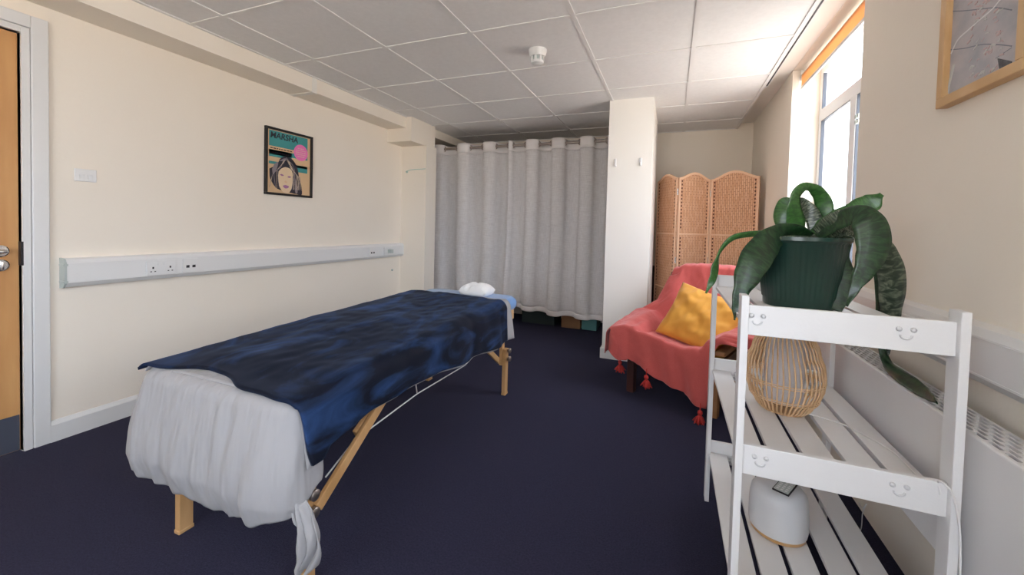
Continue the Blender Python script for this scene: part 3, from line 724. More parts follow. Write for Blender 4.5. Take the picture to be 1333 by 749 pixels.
bm = bmesh.new(); lathe(bm, [(.0001,.03),(.055,.03),(.055,.31),(.0001,.31)],36); obj('lamp_shade', bm, M['shade'], t, smooth=True, sharp=50)
bm = bmesh.new(); lathe(bm, [(.0001,.001),(.058,.001),(.058,.008),(.0001,.008)],32); obj('base_plate', bm, M['wicker'], t, smooth=True, sharp=50)
bm = bmesh.new(); tube(bm, catmull([(.055,-.02,.006),(.10,-.03,.004),(.145,-.06,.004),(.175,-.11,.004),(.207,-.19,.004),(.2065,-.31,.006),(.203,-.395,.012),(.198,-.402,.045),(.201,-.4245,.05),(.215,-.425,.02),(.226,-.4245,-.05),(.232,-.424,-.2),(.233,-.42,-.35)],8), .0022, 6)
obj('power_cord', bm, M['cord'], t, smooth=True)
bm = bmesh.new(); tube(bm, catmull([at(1118,655,0,.655),at(1123,662,0,.652),at(1128,656,0,.650),at(1123,668,0,.654),at(1121,688,0,.656),at(1115,698,0,.654),at(1105,695,0,.650)],6), .0016, 6)
tag(obj('loose_cable', bm, M['cord'], smooth=True), 'thin white cable loop hanging behind the stand below the radiator', 'cable')
# ------------------------------------------------------------------ diffuser with remote
dx, dy, dz = .337, 1.455, .206
t = thing('aroma_diffuser', 'grey-white rounded aroma diffuser with wood-look base on the bottom tier', 'diffuser', (dx,dy,dz))
bm = bmesh.new(); lathe(bm, [(.0001,0),(.066,0),(.073,.005),(.0745,.016),(.0001,.016)],40); obj('wood_base', bm, M['wood'], t, smooth=True, sharp=40)
bm = bmesh.new(); lathe(bm, [(.0001,.016),(.076,.016),(.0785,.03),(.0785,.07),(.077,.105),(.073,.128),(.062,.142),(.045,.148),(.0001,.150)],40); obj('diffuser_body', bm, M['device'], t, smooth=True, sharp=60)
bm = bmesh.new()
for z in (.06,.072): lathe(bm, [(.004,-.001),(.004,.002)],10,(-.067,-.034,z),'y')
obj('button', bm, M['greyplastic'], t)
t2 = thing('remote_control', 'small black-edged card remote lying on top of the diffuser', 'remote control', (dx+.012,dy-.015,dz+.149), rz=-.5)
box('remote_case', (-.022,.022,-.045,.045,0,.005), M['dark'], t2, bev=.0015)
box('remote_face', (-.019,.019,-.042,.042,.0048,.0056), M['greyplastic'], t2)
bm = bmesh.new()
for i in range(3):
    for j in range(6): bx(bm, -.014+i*.011,-.008+i*.011,-.034+j*.012,-.028+j*.012,.0055,.0064)
obj('remote_keys', bm, M['plastic'], t2)
# ------------------------------------------------------------------ pot and plant
qx, qy, qz = .374, 1.50, .906
pl = thing('potted_snake_plant', 'large strap-leaved snake plant in a ribbed dark green pot on the top tier', 'potted plant', (qx,qy,qz))
bm = bmesh.new(); seg = 144; prof = [(.0001,0),(.090,0),(.094,.004),(.0945,.022),(.096,.026),(.118,.195),(.122,.200),(.127,.204),(.127,.215),(.119,.215),(.116,.200),(.113,.18),(.0001,.178)]
rings = []
for r,z in prof:
    rib = .0016 if .024 < z < .196 and r > .095 and r<.119 else 0
    if (r,z) in ((.0001,0),): rib = 0
    rings.append([bm.verts.new(((r+rib*(1 if k%3==0 else -.4))*math.cos(2*PI*k/seg),(r+rib*(1 if k%3==0 else -.4))*math.sin(2*PI*k/seg),z)) for k in range(seg)])
for A,B in zip(rings,rings[1:]):
    for k in range(seg): bm.faces.new((A[k],A[(k+1)%seg],B[(k+1)%seg],B[k]))
bm.faces.new(rings[0]); bm.faces.new(rings[-1]); obj('plant_pot', bm, M['pot'], pl, smooth=True, sharp=45)
bm = bmesh.new(); lathe(bm, [(.0001,.179),(.112,.180),(.105,.190),(.05,.196),(.0001,.198)],40); obj('soil', bm, M['soil'], pl, smooth=True)
def leaf(pts, widths, mat, tw=(0,0), cup=.12, base=None, sub=10, maxw=None):
    """pts: (px,py,depth) or Vector; widths in metres along the leaf"""
    P = [p if isinstance(p, Vector) else at(p[0],p[1],1,p[2]) for p in pts]
    sp_ = catmull(P, sub); n = len(sp_)-1; nw = 6
    off = Vector((qx,qy,qz))
    wt = [(k/(len(widths)-1), w_) for k,w_ in enumerate(widths)]
    fr = []
    for i,p in enumerate(sp_):
        d = (sp_[min(i+1,n)]-sp_[max(i-1,0)]).normalized()
        v = (p-Vector((0,0,CAMZ))).normalized()
        s = d.cross(v)
        if s.length < .15: s = fr[-1][0] if fr else Vector((1,0,0))
        s.normalize()
        if fr and s.dot(fr[-1][0]) < 0: s = -s
        if fr: s = (s*.5+fr[-1][0]*.5).normalized()
        fr.append((s,d))
    def f(u,v):
        i = min(int(round(v*n)),n); p = sp_[i]; s,d = fr[i]
        a = lerp(tw[0],tw[1],v); nn = s.cross(d)
        s2 = s*math.cos(a)+nn*math.sin(a); n2 = s2.cross(d)
        w_ = interp(v, wt)/2; k = 2*u-1
        return p + s2*(w_*k) + n2*(cup*w_*(abs(k)**1.5)) + n2*(.004*math.sin(v*9+k)) - off
    o = obj('leaf', grid(f, nw, n), mat, pl, smooth='open'); solid(o,.0025,0); return o
bxy = (1056,309)
leaf([(1046,316,1.50),(1015,306,1.44),(985,305,1.42),(955,309,1.40),(938,325,1.39),(932,345,1.38),(929,362,1.37),(919,382,1.36)], [.02,.022,.020,.018,.016,.012,.028,.022,.003], M['leafg'], tw=(1.15,.35))
leaf([(1055,308,1.47),(1034,302,1.44),(1010,309,1.38),(992,326,1.34),(978,348,1.31),(967,374,1.29),(959,398,1.28),(956,417,1.28)], [.03,.045,.064,.078,.083,.070,.040,.022,.003], M['leaf'], tw=(.35,.0))
leaf([(1070,308,1.50),(1074,285,1.51),(1071,262,1.51),(1061,247,1.50),(1048,243,1.49),(1037,252,1.48),(1034,270,1.48),(1037,290,1.49),(1030,308,1.49)], [.036,.046,.046,.036,.024,.03,.030,.045,.055,.03], M['leafg'], tw=(.1,.5))
leaf([(1040,312,1.52),(1024,298,1.53),(1019,281,1.54),(1023,266,1.54),(1033,262,1.53)], [.03,.045,.052,.048,.02], M['leafg'], tw=(.3,.0))
leaf([(1062,312,1.48),(1061,292,1.49),(1054,275,1.50),(1043,264,1.51),(1036,265,1.52)], [.03,.042,.042,.034,.012], M['leafm'], tw=(0,.4))
leaf([(1062,306,1.46),(1078,293,1.44),(1096,281,1.43),(1115,273,1.42),(1132,265,1.41),(1148,253,1.40)], [.04,.055,.05,.045,.058,.052,.012], M['leafg'], tw=(.1,.1))
leaf([(1064,308,1.43),(1082,293,1.40),(1098,283,1.37),(1113,279,1.35),(1127,285,1.33),(1136,303,1.32),(1136,326,1.31),(1127,350,1.30),(1114,374,1.30),(1102,399,1.30)], [.04,.05,.055,.055,.066,.078,.078,.064,.044,.022,.004], M['leafm'] if False else M['leaf'], tw=(.9,0))
leaf([(1064,307,1.44),(1080,295,1.41),(1096,285,1.39),(1112,281,1.37)], [.05,.06,.055,.03], M['leafm'], tw=(.2,.2))
leaf([(1068,309,1.50),(1100,300,1.50),(1128,304,1.50),(1146,318,1.51),(1157,340,1.53),(1162,368,1.56),(1160,400,1.60),(1158,430,1.64),(1154,455,1.66),(1152,470,1.66)], [.04,.04,.04,.045,.055,.064,.062,.05,.035,.02,.004], M['leafm'], tw=(.3,0), cup=.3)
g_ = [at(px,py,2,.725) for px,py in ((1156,474),(1172,489),(1190,502),(1206,514),(1219,524))]
leaf([(1075,308,1.52),(1110,303,1.54),(1130,320,1.57),(1140,350,1.60),(1143,390,1.63),(1143,425,1.65),(1147,452,1.66)]+g_, [.03,.03,.026,.02,.012,.010,.012,.016,.024,.036,.040,.034,.02,.004], M['leaf'], tw=(.3,0))
leaf([(1078,308,1.50),(1102,305,1.49),(1104,320,1.47),(1101,338,1.46),(1103,356,1.45),(1096,378,1.44),(1086,404,1.43)], [.03,.028,.018,.010,.026,.055,.050,.035], M['leaf'], tw=(.6,0))
leaf([(1070,310,1.47),(1092,303,1.44),(1108,305,1.42),(1120,309,1.41)], [.035,.03,.02,.004], M['leafm'], tw=(.7,.5))
leaf([(1050,312,1.42),(1020,312,1.40),(1002,313,1.40),(988,308,1.40)], [.03,.02,.016,.004], M['leafm'], tw=(.9,.7))
leaf([(1102,399,1.30),(1099,405,1.302),(1098,409,1.305)], [.006,.004,.002], M['leaf']) if False else None
# ------------------------------------------------------------------ massage table
BX0, BX1, BY0, BY1 = -1.700, -.990, .835, 2.66
def btop(y): return lerp(.597,.640,(y-BY0)/(BY1-BY0))
mt = thing('massage_table', 'portable massage table on beech legs in the middle of the room', 'massage table', ((BX0+BX1)/2,(BY0+BY1)/2,0))
mo = Vector(((BX0+BX1)/2,(BY0+BY1)/2,0))
def mbeam(name, segs, m, bev=.003, parent=mt):
    bm = bmesh.new()
    for a,b,w_,h_ in segs: beam(bm, Vector(a)-mo, Vector(b)-mo, w_, h_, bev=bev)
    return obj(name, bm, m, parent)
# padded top: slab following the slope, rounded corners
def rr_slab(x0,x1,y0,y1,r,zb,zt,n=6,rz=.02):
    bm = bmesh.new(); out = []
    for cx_,cy_,a0 in ((x1-r,y1-r,0),(x0+r,y1-r,PI/2),(x0+r,y0+r,PI),(x1-r,y0+r,1.5*PI)):
        for k in range(n+1): a = a0+PI/2*k/n; out.append((cx_,cy_,math.cos(a)*r,math.sin(a)*r))
    lv = []
    for s,(dz_,sh) in enumerate(((0,rz),(rz*.5,rz*.3),(rz,0),(None,0),(-rz*.5,rz*.3),(-1e-9,rz))):
        ring = []
        for cx_,cy_,ax,ay in out:
            k = 1-sh/r; x = cx_+ax*k; y = cy_+ay*k
            if s < 3: z = zb(y)+dz_
            elif s == 3: z = zt(y)-rz
            elif s == 4: z = zt(y)-rz*.5
            else: z = zt(y)
            ring.append(bm.verts.new((x,y,z)))
        lv.append(ring)
    for A,B in zip(lv,lv[1:]):
        for k in range(len(A)): bm.faces.new((A[k],A[(k+1)%len(A)],B[(k+1)%len(A)],B[k]))
    bm.faces.new(lv[0]); bm.faces.new(lv[-1]); return bm
bm = rr_slab(BX0,BX1,BY0,BY1,.07,lambda y:btop(y)-.065,lambda y:btop(y)-.012)
for v in bm.verts: v.co -= mo
obj('padded_top', bm, nmat('cream_vinyl',(.62,.60,.56),.5), mt, smooth=True, sharp=60)
LX0, LX1, LYN, LYF = -1.605, -1.010, .905, 2.49
zf = .475
mbeam('side_frame', [((BX0+.03,BY0+.03,zf+.03),(BX0+.03,BY1-.03,zf+.05),.02,.08)], M['wood'])
mbeam('side_frame', [((BX1-.03,BY0+.03,zf+.03),(BX1-.03,BY1-.03,zf+.05),.02,.08)], M['wood'])
mbeam('end_frame', [((BX0+.03,BY0+.03,zf+.03),(BX1-.03,BY0+.03,zf+.03),.02,.08)], M['wood'])
mbeam('end_frame', [((BX0+.03,BY1-.03,zf+.05),(BX1-.03,BY1-.03,zf+.05),.02,.08)], M['wood'])
for lxx in (LX0,LX1):
    for lyy in (LYN,LYF):
        s = 1 if lyy == LYN else -1
        lg = mbeam('leg', [((lxx,lyy,0.012),(lxx,lyy,.31),.026,.046)], M['wood'])
        mbeam('upper_leg', [((lxx+(.024 if lxx<-1.3 else -.024),lyy+s*.004,.20),(lxx+(.024 if lxx<-1.3 else -.024),lyy+s*.004,zf+.02),.020,.046)], M['wood'])
        bm = bmesh.new(); bx(bm, lxx-.015-mo.x,lxx+.015-mo.x,lyy-.025-mo.y,lyy+.025-mo.y,0,.014,bev=.003); obj('rubber_foot', bm, M['wood'], lg)
        for zz in (.245,.30):
            bm = bmesh.new(); q = 1 if lxx>-1.3 else -1
            if zz > .26 and lyy == LYN: pass
            lathe(bm, [(.004,-.03*q),(.004,.02*q),(.016,.022*q),(.017,.036*q),(.012,.04*q),(.0001,.04*q)],16,(lxx-mo.x,lyy-mo.y,zz),'x')
            obj('adjusting_knob', bm, M['rod'], lg, smooth=True, sharp=40)
        # diagonal brace from the leg up to the underside, in two hinged pieces
        xi = lxx+(.038 if lxx<-1.3 else -.040)
        ym = lyy+s*.30; ye = lyy+s*.50
        if s > 0:
            mbeam('brace', [((lxx+(.02 if lxx>-1.3 else -.02),lyy+.02,.245),(lxx+(.02 if lxx>-1.3 else -.02),lyy+.37,.50),.016,.036)], M['wood'])
            mbeam('brace_link', [((xi+.04,ym-.10,.385),(xi+.04,ym+.16,.54),.016,.030)], M['wood'])
        else:
            mbeam('brace', [((xi,lyy-.01,.22),(xi,lyy-.25,.385),.016,.034)], M['wood'])
            mbeam('brace_link', [((xi-.018,lyy-.19,.36),(xi-.018,lyy-.36,.405),.014,.03)], M['wood'])
            bm = bmesh.new(); lathe(bm,[(.014,-.014),(.014,.014)],14,(xi-.009-mo.x,lyy-.20-mo.y,.362),'x'); obj('brace_hinge', bm, M['steel'], mt, smooth=True, sharp=40)
    mbeam('cross_bar', [((LX0,lyy,.36),(LX1,lyy,.36),.018,.05)], M['wood']) if False else None
mbeam('cross_bar', [((LX0+.03,LYN+.02,.40),(LX1-.03,LYN+.02,.40),.016,.05)], M['wood'])
mbeam('cross_bar', [((LX0+.03,LYF-.02,.40),(LX1-.03,LYF-.02,.40),.016,.05)], M['wood'])
for xx in (LX0+.0,LX1-.01):
    q0 = at(462,573,0,xx) if xx>-1.3 else Vector((xx,1.12,.37)); q1 = at(605,476,0,xx) if xx>-1.3 else Vector((xx,1.92,.37)); qm = at(543,513,0,xx) if xx>-1.3 else Vector((xx,1.5,.36))
    bm = bmesh.new(); tube(bm, [p-mo for p in (q0,qm,q1)], .0028, 8); tube(bm, [p-mo for p in (q0+Vector((0,-.13,-.06)),q0)], .0028, 8); tube(bm, [p-mo for p in (q1,q1+Vector((0,.10,.02)))], .0028, 8)
    qt = at(538,495,0,xx) if xx>-1.3 else qm+Vector((0,0,.1))
    tube(bm, [qm-mo, qt+Vector((0,0,.06))-mo], .0026, 8)
    obj('support_cable', bm, M['cord'], mt, smooth=True)
# ---- blanket surface shared by sheet and blanket
hem_px = [(411,598),(427,577),(455,558),(490,530),(537,500),(571,485),(610,468),(650,449)]
def hx(y): return lerp(-.935,-.965,min(max((y-.85)/1.6,0),1))
hem_tab = []
for px,py in hem_px:
    p = at(px,py,0,-.95); hem_tab.append((p.y,p.z))
hem_tab.sort()
def drape(arc_u, y, lift, hang_extra=0, wr=1.0):
    """arc_u 0..1 across, y along; returns a point of the cloth"""
    zt = btop(y)+lift
    hz = interp(y, hem_tab)-hang_extra
    xl, xr = BX0-.010-lift*.5, BX1+.008+lift
    R = .045
    top = (xr-R)-(xl+.03); arc = R*PI/2; hang = max(zt-R-hz,.02); left = .05
    L = left+top+arc+hang; s = arc_u*L
    if s < left:       # left edge rolls over
        k = s/left; a = (1-k)*1.15
        x = xl+.03-.035*math.sin(a); z = zt-.035*(1-math.cos(a)); nrm = Vector((-math.sin(a),0,math.cos(a)))
    elif s < left+top:
        x = xl+.03+(s-left); z = zt; nrm = Vector((0,0,1))
    elif s < left+top+arc:
        a = (s-left-top)/arc*PI/2; x = xr-R+R*math.sin(a); z = zt-R+R*math.cos(a); nrm = Vector((math.sin(a),0,math.cos(a)))
    else:
        d = s-left-top-arc; x = xr; z = zt-R-d; nrm = Vector((1,0,0))
        k = d/.25
        x += .03*k + .020*k*math.sin(y*15+1.0+1.5*nz(y*3))+.012*k*nz(y*9,z*4)
    w_ = .010*nz(x*3.1,y*2.2,5)+.006*nz(x*8+y*3,y*6,2)+.0035*nz(x*20,y*14,8)
    w_ *= max(0,min(1,(y-BY0-.01)/.12))
    soft = max(0, min(1,(x-xl)/.1))
    p = Vector((x,y,z)) + nrm*(w_*wr*(.4+.6*soft)+abs(.006*wr))
    return p
# blanket
FY = 2.375
def fb(u,v):
    # front edge of the blanket: set back a little, and curving round to a point on the right side
    yf = BY0+.004 + (.0 if u < .75 else .0)
    yn = yf - .014 + .070*math.exp(-((u-.34)/.17)**2) + .004*math.sin(u*31)
    ye = FY + .02*math.sin(u*5) - (.0)
    if u > .78: yn += (u-.78)*.12
    y = lerp(yn, ye, v)
    p = drape(u, y, .014, 0, 1.0)
    # front edge dips over the padded end
    p.z -= .006*max(0,min(1,(BY0+.2-y)/.12))*(1 if p.z>btop(y) else 0)
    # far right corner rounded back
    return p
o = obj('velvet_blanket', grid(fb, 110, 150), M['velvet'], None, smooth='open'); solid(o,.010,1)
tag(o, 'navy blue velvet blanket spread over the massage table', 'blanket')
# sheet: under the blanket, showing as a band at the head end, and hanging in folds at the near end
def fs(u,v):
    y = lerp(BY0+.010, FY+.085, v)
    p = drape(u, y, .006, .012, .95); return p
bm = grid(fs, 70, 90)
# near-end skirt : path round the end of the table
rC = .075
path = []
xl, xr, yn = BX0-.012, BX1+.012, BY0-.012
path += [Vector((xl,y,0)) for y in (1.22,1.1,1.0,.95)]
for k in range(9):
    a = PI+PI/2*k/8; path.append(Vector((xl+rC+rC*math.cos(a), yn+rC+rC*math.sin(a),0)))
for k in range(1,12): path.append(Vector((lerp(xl+rC,xr-rC,k/12),yn,0)))
for k in range(9):
    a = 1.5*PI+PI/2*k/8; path.append(Vector((xr-rC+rC*math.cos(a), yn+rC+rC*math.sin(a),0)))
path += [Vector((xr,y,0)) for y in (.95,1.0,1.06)]
cl = [0]
for a,b in zip(path,path[1:]): cl.append(cl[-1]+(b-a).length)
TL = cl[-1]
def onpath(s):
    for k in range(len(path)-1):
        if s <= cl[k+1]+1e-9:
            t_ = (s-cl[k])/(cl[k+1]-cl[k]); p = path[k].lerp(path[k+1],t_); d = (path[k+1]-path[k]).normalized()
            k2 = max(0,k-1); k3 = min(len(path)-1,k+2); d = (path[k3]-path[k2]).normalized()
            return p, Vector((d.y,-d.x,0))
    return path[-1], Vector((1,0,0))
s_c1 = cl[3]; s_c2 = cl[12]; s_c3 = cl[23]; s_c4 = cl[32]
hemS = [(0,.50),(s_c1,.34),(lerp(s_c1,s_c2,.5),.265),(s_c2,.262),(lerp(s_c2,s_c3,.3),.250),(lerp(s_c2,s_c3,.65),.240),(s_c3,.262),(lerp(s_c3,s_c4,.55),.30),(s_c4,.37),(lerp(s_c4,TL,.35),.47),(TL,.57)]
def fk(u,v):
    s = u*TL; p, nr_ = onpath(s); zt = btop(p.y)+.006; hz = interp(s,hemS)
    r0 = .035; dist = v*(zt-hz+.03)
    if dist < r0*1.3:
        a = dist/(r0*1.3)*PI/2; out = r0*math.sin(a)-r0*.95; z = zt-r0*(1-math.cos(a))+.002
    else:
        out = r0*.05; z = zt-r0-(dist-r0*1.3)+.002
    k = max(0,(zt-z)/.38)
    bel = math.sin(min(1,k)*PI*.75)
    m1 = .5+.5*nz(s*2.3,k*.7,11)
    rid = (1-abs(nz(s*11+k*.5,k*.9,7))*2.2)
    fold = (.0042*math.sin(s*78+3.5*nz(s*4,k*1.5)) *m1 + .013*nz(s*10+k*.8,k*1.0,4) + .009*rid + .004*nz(s*34+k*2,k*2.2,2))*min(1,.12+k*1.5)
    corner = .050*math.exp(-((s-(s_c1+.03))/.09)**2)*k + .006*math.exp(-((s-(s_c3+.02))/.07)**2)*k
    cin = -.045*max(0,(k-.75))*4*.5 if k>.75 else 0
    out += .034*bel + fold + corner + cin
    if s > s_c4-.05: out -= .05*min(1,(s-s_c4+.05)/.10)*min(1,k*2)
    tan = Vector((-nr_.y,nr_.x,0))
    return p + nr_*out + tan*(.02*k*nz(s*7,k*2,9)) + Vector((0,0,z))
sk = grid(fk, 260, 46)
me_t = bpy.data.meshes.new('tmp'); sk.to_mesh(me_t); sk.free(); bm.from_mesh(me_t); bpy.data.meshes.remove(me_t)
# twisted tail of cloth at the near right leg
tc_ = [Vector((-.965,.835,.33)),Vector((-.945,.835,.285)),Vector((-.925,.835,.235)),Vector((-.925,.84,.18)),Vector((-.950,.84,.125))]
def ft(u,v):
    sp2 = catmull(tc_,6); i = min(int(round(v*(len(sp2)-1))),len(sp2)-1); p = sp2[i]; w_ = interp(v,[(0,.022),(.3,.04),(.6,.062),(.85,.045),(1,.018)]); k = 2*u-1
    return p + Vector((w_*k*.55, w_*k*.25+.011*math.sin(k*8+v*6), w_*k*.3*(1-v) + .012*math.cos(k*4+v*7)))
sk = grid(ft, 22, 24)
me_t = bpy.data.meshes.new('tmp'); sk.to_mesh(me_t); sk.free(); bm.from_mesh(me_t); bpy.data.meshes.remove(me_t)
o = obj('bed_sheet', bm, M['sheet'], None, smooth='open'); solid(o,.003,-1)
tag(o, 'pale grey cotton sheet hanging in folds over the near end of the massage table', 'sheet')
# blue fitted cover at the head end
bm = rr_slab(BX0-.006,BX1+.012,BY0+.35,BY1+.012,.10,lambda y:btop(y)-.085,lambda y:btop(y)+.004, rz=.03, n=8)
tag(obj('fitted_cover', bm, M['blue'], None, smooth=True, sharp=70), 'light blue fitted cover showing at the head end of the massage table', 'cover')
# rolled towel pillow
pp_ = at(625,378,1,2.60)
pw_ = bpy.data.meshes
def pillow_bm(w,d,h,seed,n=26, pw=2.6, wr=.006):
    bm = bmesh.new(); V = {}
    for side in (1,-1):
        for i in range(n+1):
            for j in range(n+1):
                u = 2*i/n-1; v = 2*j/n-1
                edge = (i in (0,n) or j in (0,n))
                if side < 0 and edge: V[(side,i,j)] = V[(1,i,j)]; continue
                k = (1-abs(u)**pw)*(1-abs(v)**pw); k = max(k,0)**.55
                pin = 1-.07*(1-abs(u))*(abs(v)**3)-.0
                pin2 = 1-.07*(1-abs(v))*(abs(u)**3)
                z = side*h/2*k + wr*nz(u*3+seed,v*3,side)*(k+.1) + wr*.6*nz(u*8+seed,v*5,side)*k
                V[(side,i,j)] = bm.verts.new((u*w/2*pin2, v*d/2*pin, z))
    for side in (1,-1):
        for i in range(n):
            for j in range(n):
                q = [V[(side,i,j)],V[(side,i+1,j)],V[(side,i+1,j+1)],V[(side,i,j+1)]]
                try: bm.faces.new(q if side>0 else q[::-1])
                except ValueError: pass
    return bm
bm = pillow_bm(.21,.17,.10,3,wr=.008,pw=4)
for v in bm.verts: v.co = Vector((v.co.x, v.co.y, max(v.co.z,-.03))) + Vector((-1.262,2.55,btop(2.55)+.035))
# crease down the middle
for v in bm.verts:
    c = (v.co.x+1.28-.25*(v.co.y-2.55)); v.co.z -= .018*math.exp(-(c/.012)**2)*(1 if v.co.z>btop(2.55)+.03 else 0)
tag(obj('towel_pillow', bm, M['towel'], smooth=True), 'small white towel-covered pillow at the head of the massage table', 'pillow')
# ------------------------------------------------------------------ armchair
CA = math.atan2(2.704-2.898, .279+.243)
cf = Vector(((.279-.243)/2, (2.704+2.898)/2, 0))
ch = thing('armchair', 'low wooden-legged armchair covered by a coral throw beside the stand', 'armchair', cf, CA)
lw = .268
for sx in (-1,1):
    m_ = M['darkwood'] if sx<0 else M['litwood']  # chair wood toned by side: shade in the left colour, light in the right
    bm = bmesh.new(); bx(bm, sx*lw-.025,sx*lw+.025,-.005,.045,0,.36,bev=.004); obj('leg', bm, m_, ch)
    bm = bmesh.new(); bx(bm, sx*lw-.025,sx*lw+.025,.56,.61,0,.40,bev=.004); obj('leg', bm, m_, ch)
    bm = bmesh.new(); bx(bm, sx*lw-.018,sx*lw+.018,.0,.60,.27,.32,bev=.004); obj('side_rail', bm, m_, ch)
    bm = bmesh.new(); bx(bm, sx*(lw+.03)-.03,sx*(lw+.03)+.03,-.02,.56,.385,.415,bev=.008); obj('armrest', bm, m_, ch)
bm = bmesh.new(); bx(bm, -lw,lw,.0,.03,.27,.32,bev=.004); obj('front_rail', bm, M['darkwood'], ch)
bm = bmesh.new(); bx(bm, -lw+.03,lw-.03,-.0,.50,.27,.335,bev=.025); obj('seat_cushion', bm, M['blackcloth'], ch, smooth=True, sharp=60)
bm = bmesh.new(); beam(bm, (0,.50,.36),(0,.665,.80),.50,.09,up=(0,-1,.3),bev=.025); obj('back_cushion', bm, M['blackcloth'], ch, smooth=True, sharp=60)
for sx in (-1,1):
    bm = bmesh.new(); beam(bm, (sx*.235,.57,.30),(sx*.235,.735,.80),.03,.03,bev=.004); obj('back_post', bm, M['darkwood'], ch)
# throw
ZFE = [(-.42,.425),(-.32,.445),(-.24,.425),(-.10,.405),(.08,.375),(.18,.385),(.25,.46),(.33,.50),(.46,.505)]
ZBK = [(-.42,.49),(-.30,.50),(-.2,.42),(0,.395),(.15,.40),(.27,.49),(.46,.51)]
HEM = [(-.42,.262),(-.335,.205),(-.285,.215),(-.27,.225),(-.19,.198),(-.05,.135),(.06,.118),(.105,.115),(.13,.10),(.20,.062),(.248,.06),(.262,.40),(.30,.455),(.46,.46)]
def fth(u,v):
    X = lerp(-.60,.50,u); xa = max(min(X,.46),-.42); over = X-xa
    zf_,zb_,zh = interp(xa,ZFE),interp(xa,ZBK),interp(xa,HEM)
    x = xa
    if v < .22:
        k = v/.22; z = lerp(zh,zf_,k); fw_ = .030
        fw_ += .045*math.exp(-((xa-.19)/.075)**2) + .030*math.exp(-((xa+.37)/.06)**2) - .02*math.exp(-((xa+.285)/.025)**2)
        y = -.012 - fw_*(1-k)**.5*.9 - .012*(1-k)*math.sin(xa*38+k*3)
        if xa < -.27: y += .01*math.sin(xa*70)*(1-k)
        z -= .0
    elif v < .55:
        k = (v-.22)/.33; ks = k*k*(3-2*k); y = lerp(-.012,.43,k); z = lerp(zf_,zb_,ks)
        z -= .035*math.sin(PI*k)*max(0,1-(xa/.24)**2)
        z += .016*math.exp(-((xa+.255-.03*k)/.018)**2)*(1-k) - .024*math.exp(-((xa+.215-.05*k)/.024)**2)
    elif v < .86:
        k = (v-.55)/.31; y = lerp(.43,.615,k); z = lerp(zb_,.85,k**.9)
        y += .02*math.sin(PI*k)
    else:
        k = (v-.86)/.14; y = lerp(.615,.735,min(1,k*1.8)); z = .85+.012*math.sin(PI*min(1,k*1.8)) - max(0,k-.45)*.45
    # beyond the arms the cloth falls
    bk = min(1,max(0,(v-.52)/.10))
    if over < 0:
        d = -over
        if v < .6: z = z - d*1.05*(1-bk); x = -.42-.025*math.sin(min(1,d/.05)*PI/2)-d*.05
        if z < zh and v < .3: z = max(z, zh-.05)
    elif over > 0: z -= over*.9; x = .46+.01
    if bk > 0:   # the back is narrower than the arms, its left edge turning backwards
        L0 = lerp(-.30,-.205,min(1,max(0,(v-.55)/.3)))
        tt = (X+.60)/(1.10); xn = lerp(L0,.42,max(0,(tt-.14)/.86)) if tt > .14 else L0-.015+.0*tt
        yb_ = .09*(1-min(1,tt/.14)) if tt < .14 else 0
        x = lerp(x,xn,bk); y += yb_*bk
        z -= .10*max(0,1-tt/.16)*bk*.4
        z -= .035*bk*math.exp(-((x-L0)/.05)**2)*(1 if v>.8 else .3)
        y -= .010*math.sin(x*24+z*9)*bk*math.sin(PI*min(1,max(0,(v-.55)/.31)))
    n_ = .012*nz(X*6,v*7,1)+.008*nz(X*13+v*9,v*12,6)+.004*nz(X*30,v*26,3)
    return Vector((x, y-.3*n_, max(.03,z)+n_+.014))
def make_throw():
    bm = grid(fth, 190, 170)
    kill = []; uvl = bm.loops.layers.uv.active
    for f in bm.faces:
        l = f.loops[0][uvl].uv; X = lerp(-.60,.50,l.x)
        if X < -.53 and (l.y < .03 or l.y > .60): kill.append(f)
        elif X < -.42 and l.y < .20: kill.append(f)
    bmesh.ops.delete(bm, geom=kill, context='FACES')
    for _ in range(3): bmesh.ops.smooth_vert(bm, verts=[v for v in bm.verts if not v.is_boundary], factor=.5, use_axis_x=True, use_axis_y=True, use_axis_z=True)
    return bm
t = thing('throw_blanket', 'coral pink throw with red tassels draped over the armchair', 'throw', cf, CA)
o = obj('throw_cloth', make_throw(), M['coral'], t, smooth='open'); solid(o,.006,1)
red = nmat('red_tassel_yarn',(.50,.035,.03),.9,bump=.8,bscale=200)
def tassel(x,y,z,s=1):
    bm = bmesh.new(); lathe(bm, [(.0001,.03),(.010,.026),(.013,.015),(.009,.005),(.0001,.0)],14)
    for k in range(44):
        a = random.uniform(0,2*PI); r = random.uniform(.004,.036); tube(bm, [(0,0,.006),(r*.55*math.cos(a),r*.55*math.sin(a),-.012),(r*math.cos(a),r*math.sin(a),-.03-random.uniform(0,.016))], .0035, 5)
    tube(bm, [(0,0,.02),(0,0,.065)], .0025, 6)
    for v in bm.verts: v.co = v.co*s + Vector((x,y,z))
    obj('tassel', bm, red, t, smooth=True)
ci = Matrix.Rotation(-CA,4,'Z')@Matrix.Translation(-cf)
for px,py,Y in ((807,477,2.98),(841,497,2.78),(911,544,2.60)):
    q = ci@at(px,py,1,Y); tassel(q.x,q.y,q.z+.01,1.15)
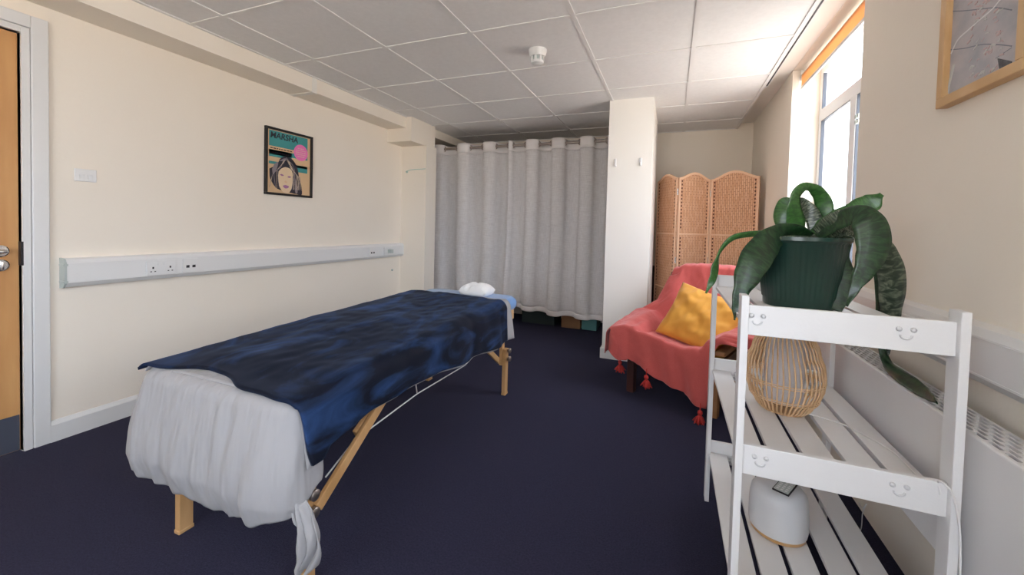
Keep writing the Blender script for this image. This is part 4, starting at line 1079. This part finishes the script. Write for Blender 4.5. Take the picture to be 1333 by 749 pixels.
# cushion
cu = pillow_bm(.45,.43,.15,5,n=40,wr=.016)
e1 = Vector((.21,.59,.78)).normalized(); e2 = Vector((.93,-.08,-.33)); e2 = (e2-e1*e2.dot(e1)).normalized(); e3 = e2.cross(e1)*-1
if e3.y > 0: e3 = -e3
R_ = Matrix.Rotation(CA,4,'Z')
for v in cu.verts:
    wv = .010*math.sin((v.co.x*.5+v.co.y)*42)*max(0,.7-abs(v.co.y)*3)*(1 if v.co.z>0 else 0)
    v.co = R_@(e2*v.co.x + e1*v.co.y + e3*(v.co.z+wv) + Vector((.105,.255,.535))) + cf
tag(obj('scatter_cushion', cu, M['mustard'], smooth=True), 'mustard yellow cushion leaning in the coral covered armchair', 'cushion')
# ================================================================== light
sc = bpy.context.scene
w = bpy.data.worlds.new('sky'); sc.world = w; w.use_nodes = True
nt = w.node_tree; bg = nt.nodes['Background']
tcn = nt.nodes.new('ShaderNodeTexCoord'); sep = nt.nodes.new('ShaderNodeSeparateXYZ'); rp = nt.nodes.new('ShaderNodeValToRGB')
mr = nt.nodes.new('ShaderNodeMapRange'); mr.inputs['From Min'].default_value = -1; mr.inputs['From Max'].default_value = 1
nt.links.new(tcn.outputs['Generated'], sep.inputs[0]); nt.links.new(sep.outputs['Z'], mr.inputs['Value']); nt.links.new(mr.outputs[0], rp.inputs[0]); nt.links.new(rp.outputs[0], bg.inputs['Color'])
e = rp.color_ramp.elements; e[0].position = .46; e[0].color = (.82,.77,.71,1); e[1].position = .54; e[1].color = (.84,.93,1.06,1)
bg.inputs['Strength'].default_value = 7.2
def portal(loc, rot, sx, sy):
    l = bpy.data.lights.new('portal','AREA'); l.shape = 'RECTANGLE'; l.size = sx; l.size_y = sy
    l.cycles.is_portal = True; o = bpy.data.objects.new('window_portal', l); o.location = loc; o.rotation_euler = rot; C.objects.link(o)
portal((XR+.27,(W0+W1)/2,(WZ0+WZ1)/2),(0,PI/2,0),WZ1-WZ0,W1-W0)
portal((XR+.27,(V0+V1)/2,(WZ0+WZ1)/2),(0,PI/2,0),WZ1-WZ0,V1-V0)
portal((-.9,YF-.13,1.425),(-PI/2,0,0),1.6,1.25)
# ------------------------------------------------------------------ camera
cam = bpy.data.cameras.new('camera'); co = bpy.data.objects.new('camera', cam); C.objects.link(co)
cam.sensor_fit = 'HORIZONTAL'; cam.sensor_width = 36; cam.lens = FPX/1333*36
cam.shift_x = 0; cam.shift_y = -(374.5-CY)/1333; cam.clip_start = .02
co.matrix_world = Matrix(((_r.x,_u.x,-_w.x,0),(_r.y,_u.y,-_w.y,0),(_r.z,_u.z,-_w.z,CAMZ),(0,0,0,1)))
sc.camera = co
vs = sc.view_settings; vs.view_transform = 'Standard'; vs.look = 'None'; vs.gamma = 1; vs.use_curve_mapping = False; vs.exposure = 0.62
cy = sc.cycles
cy.use_denoising = True; cy.max_bounces = 10; cy.diffuse_bounces = 7; cy.transparent_max_bounces = 12; cy.sample_clamp_indirect = 8
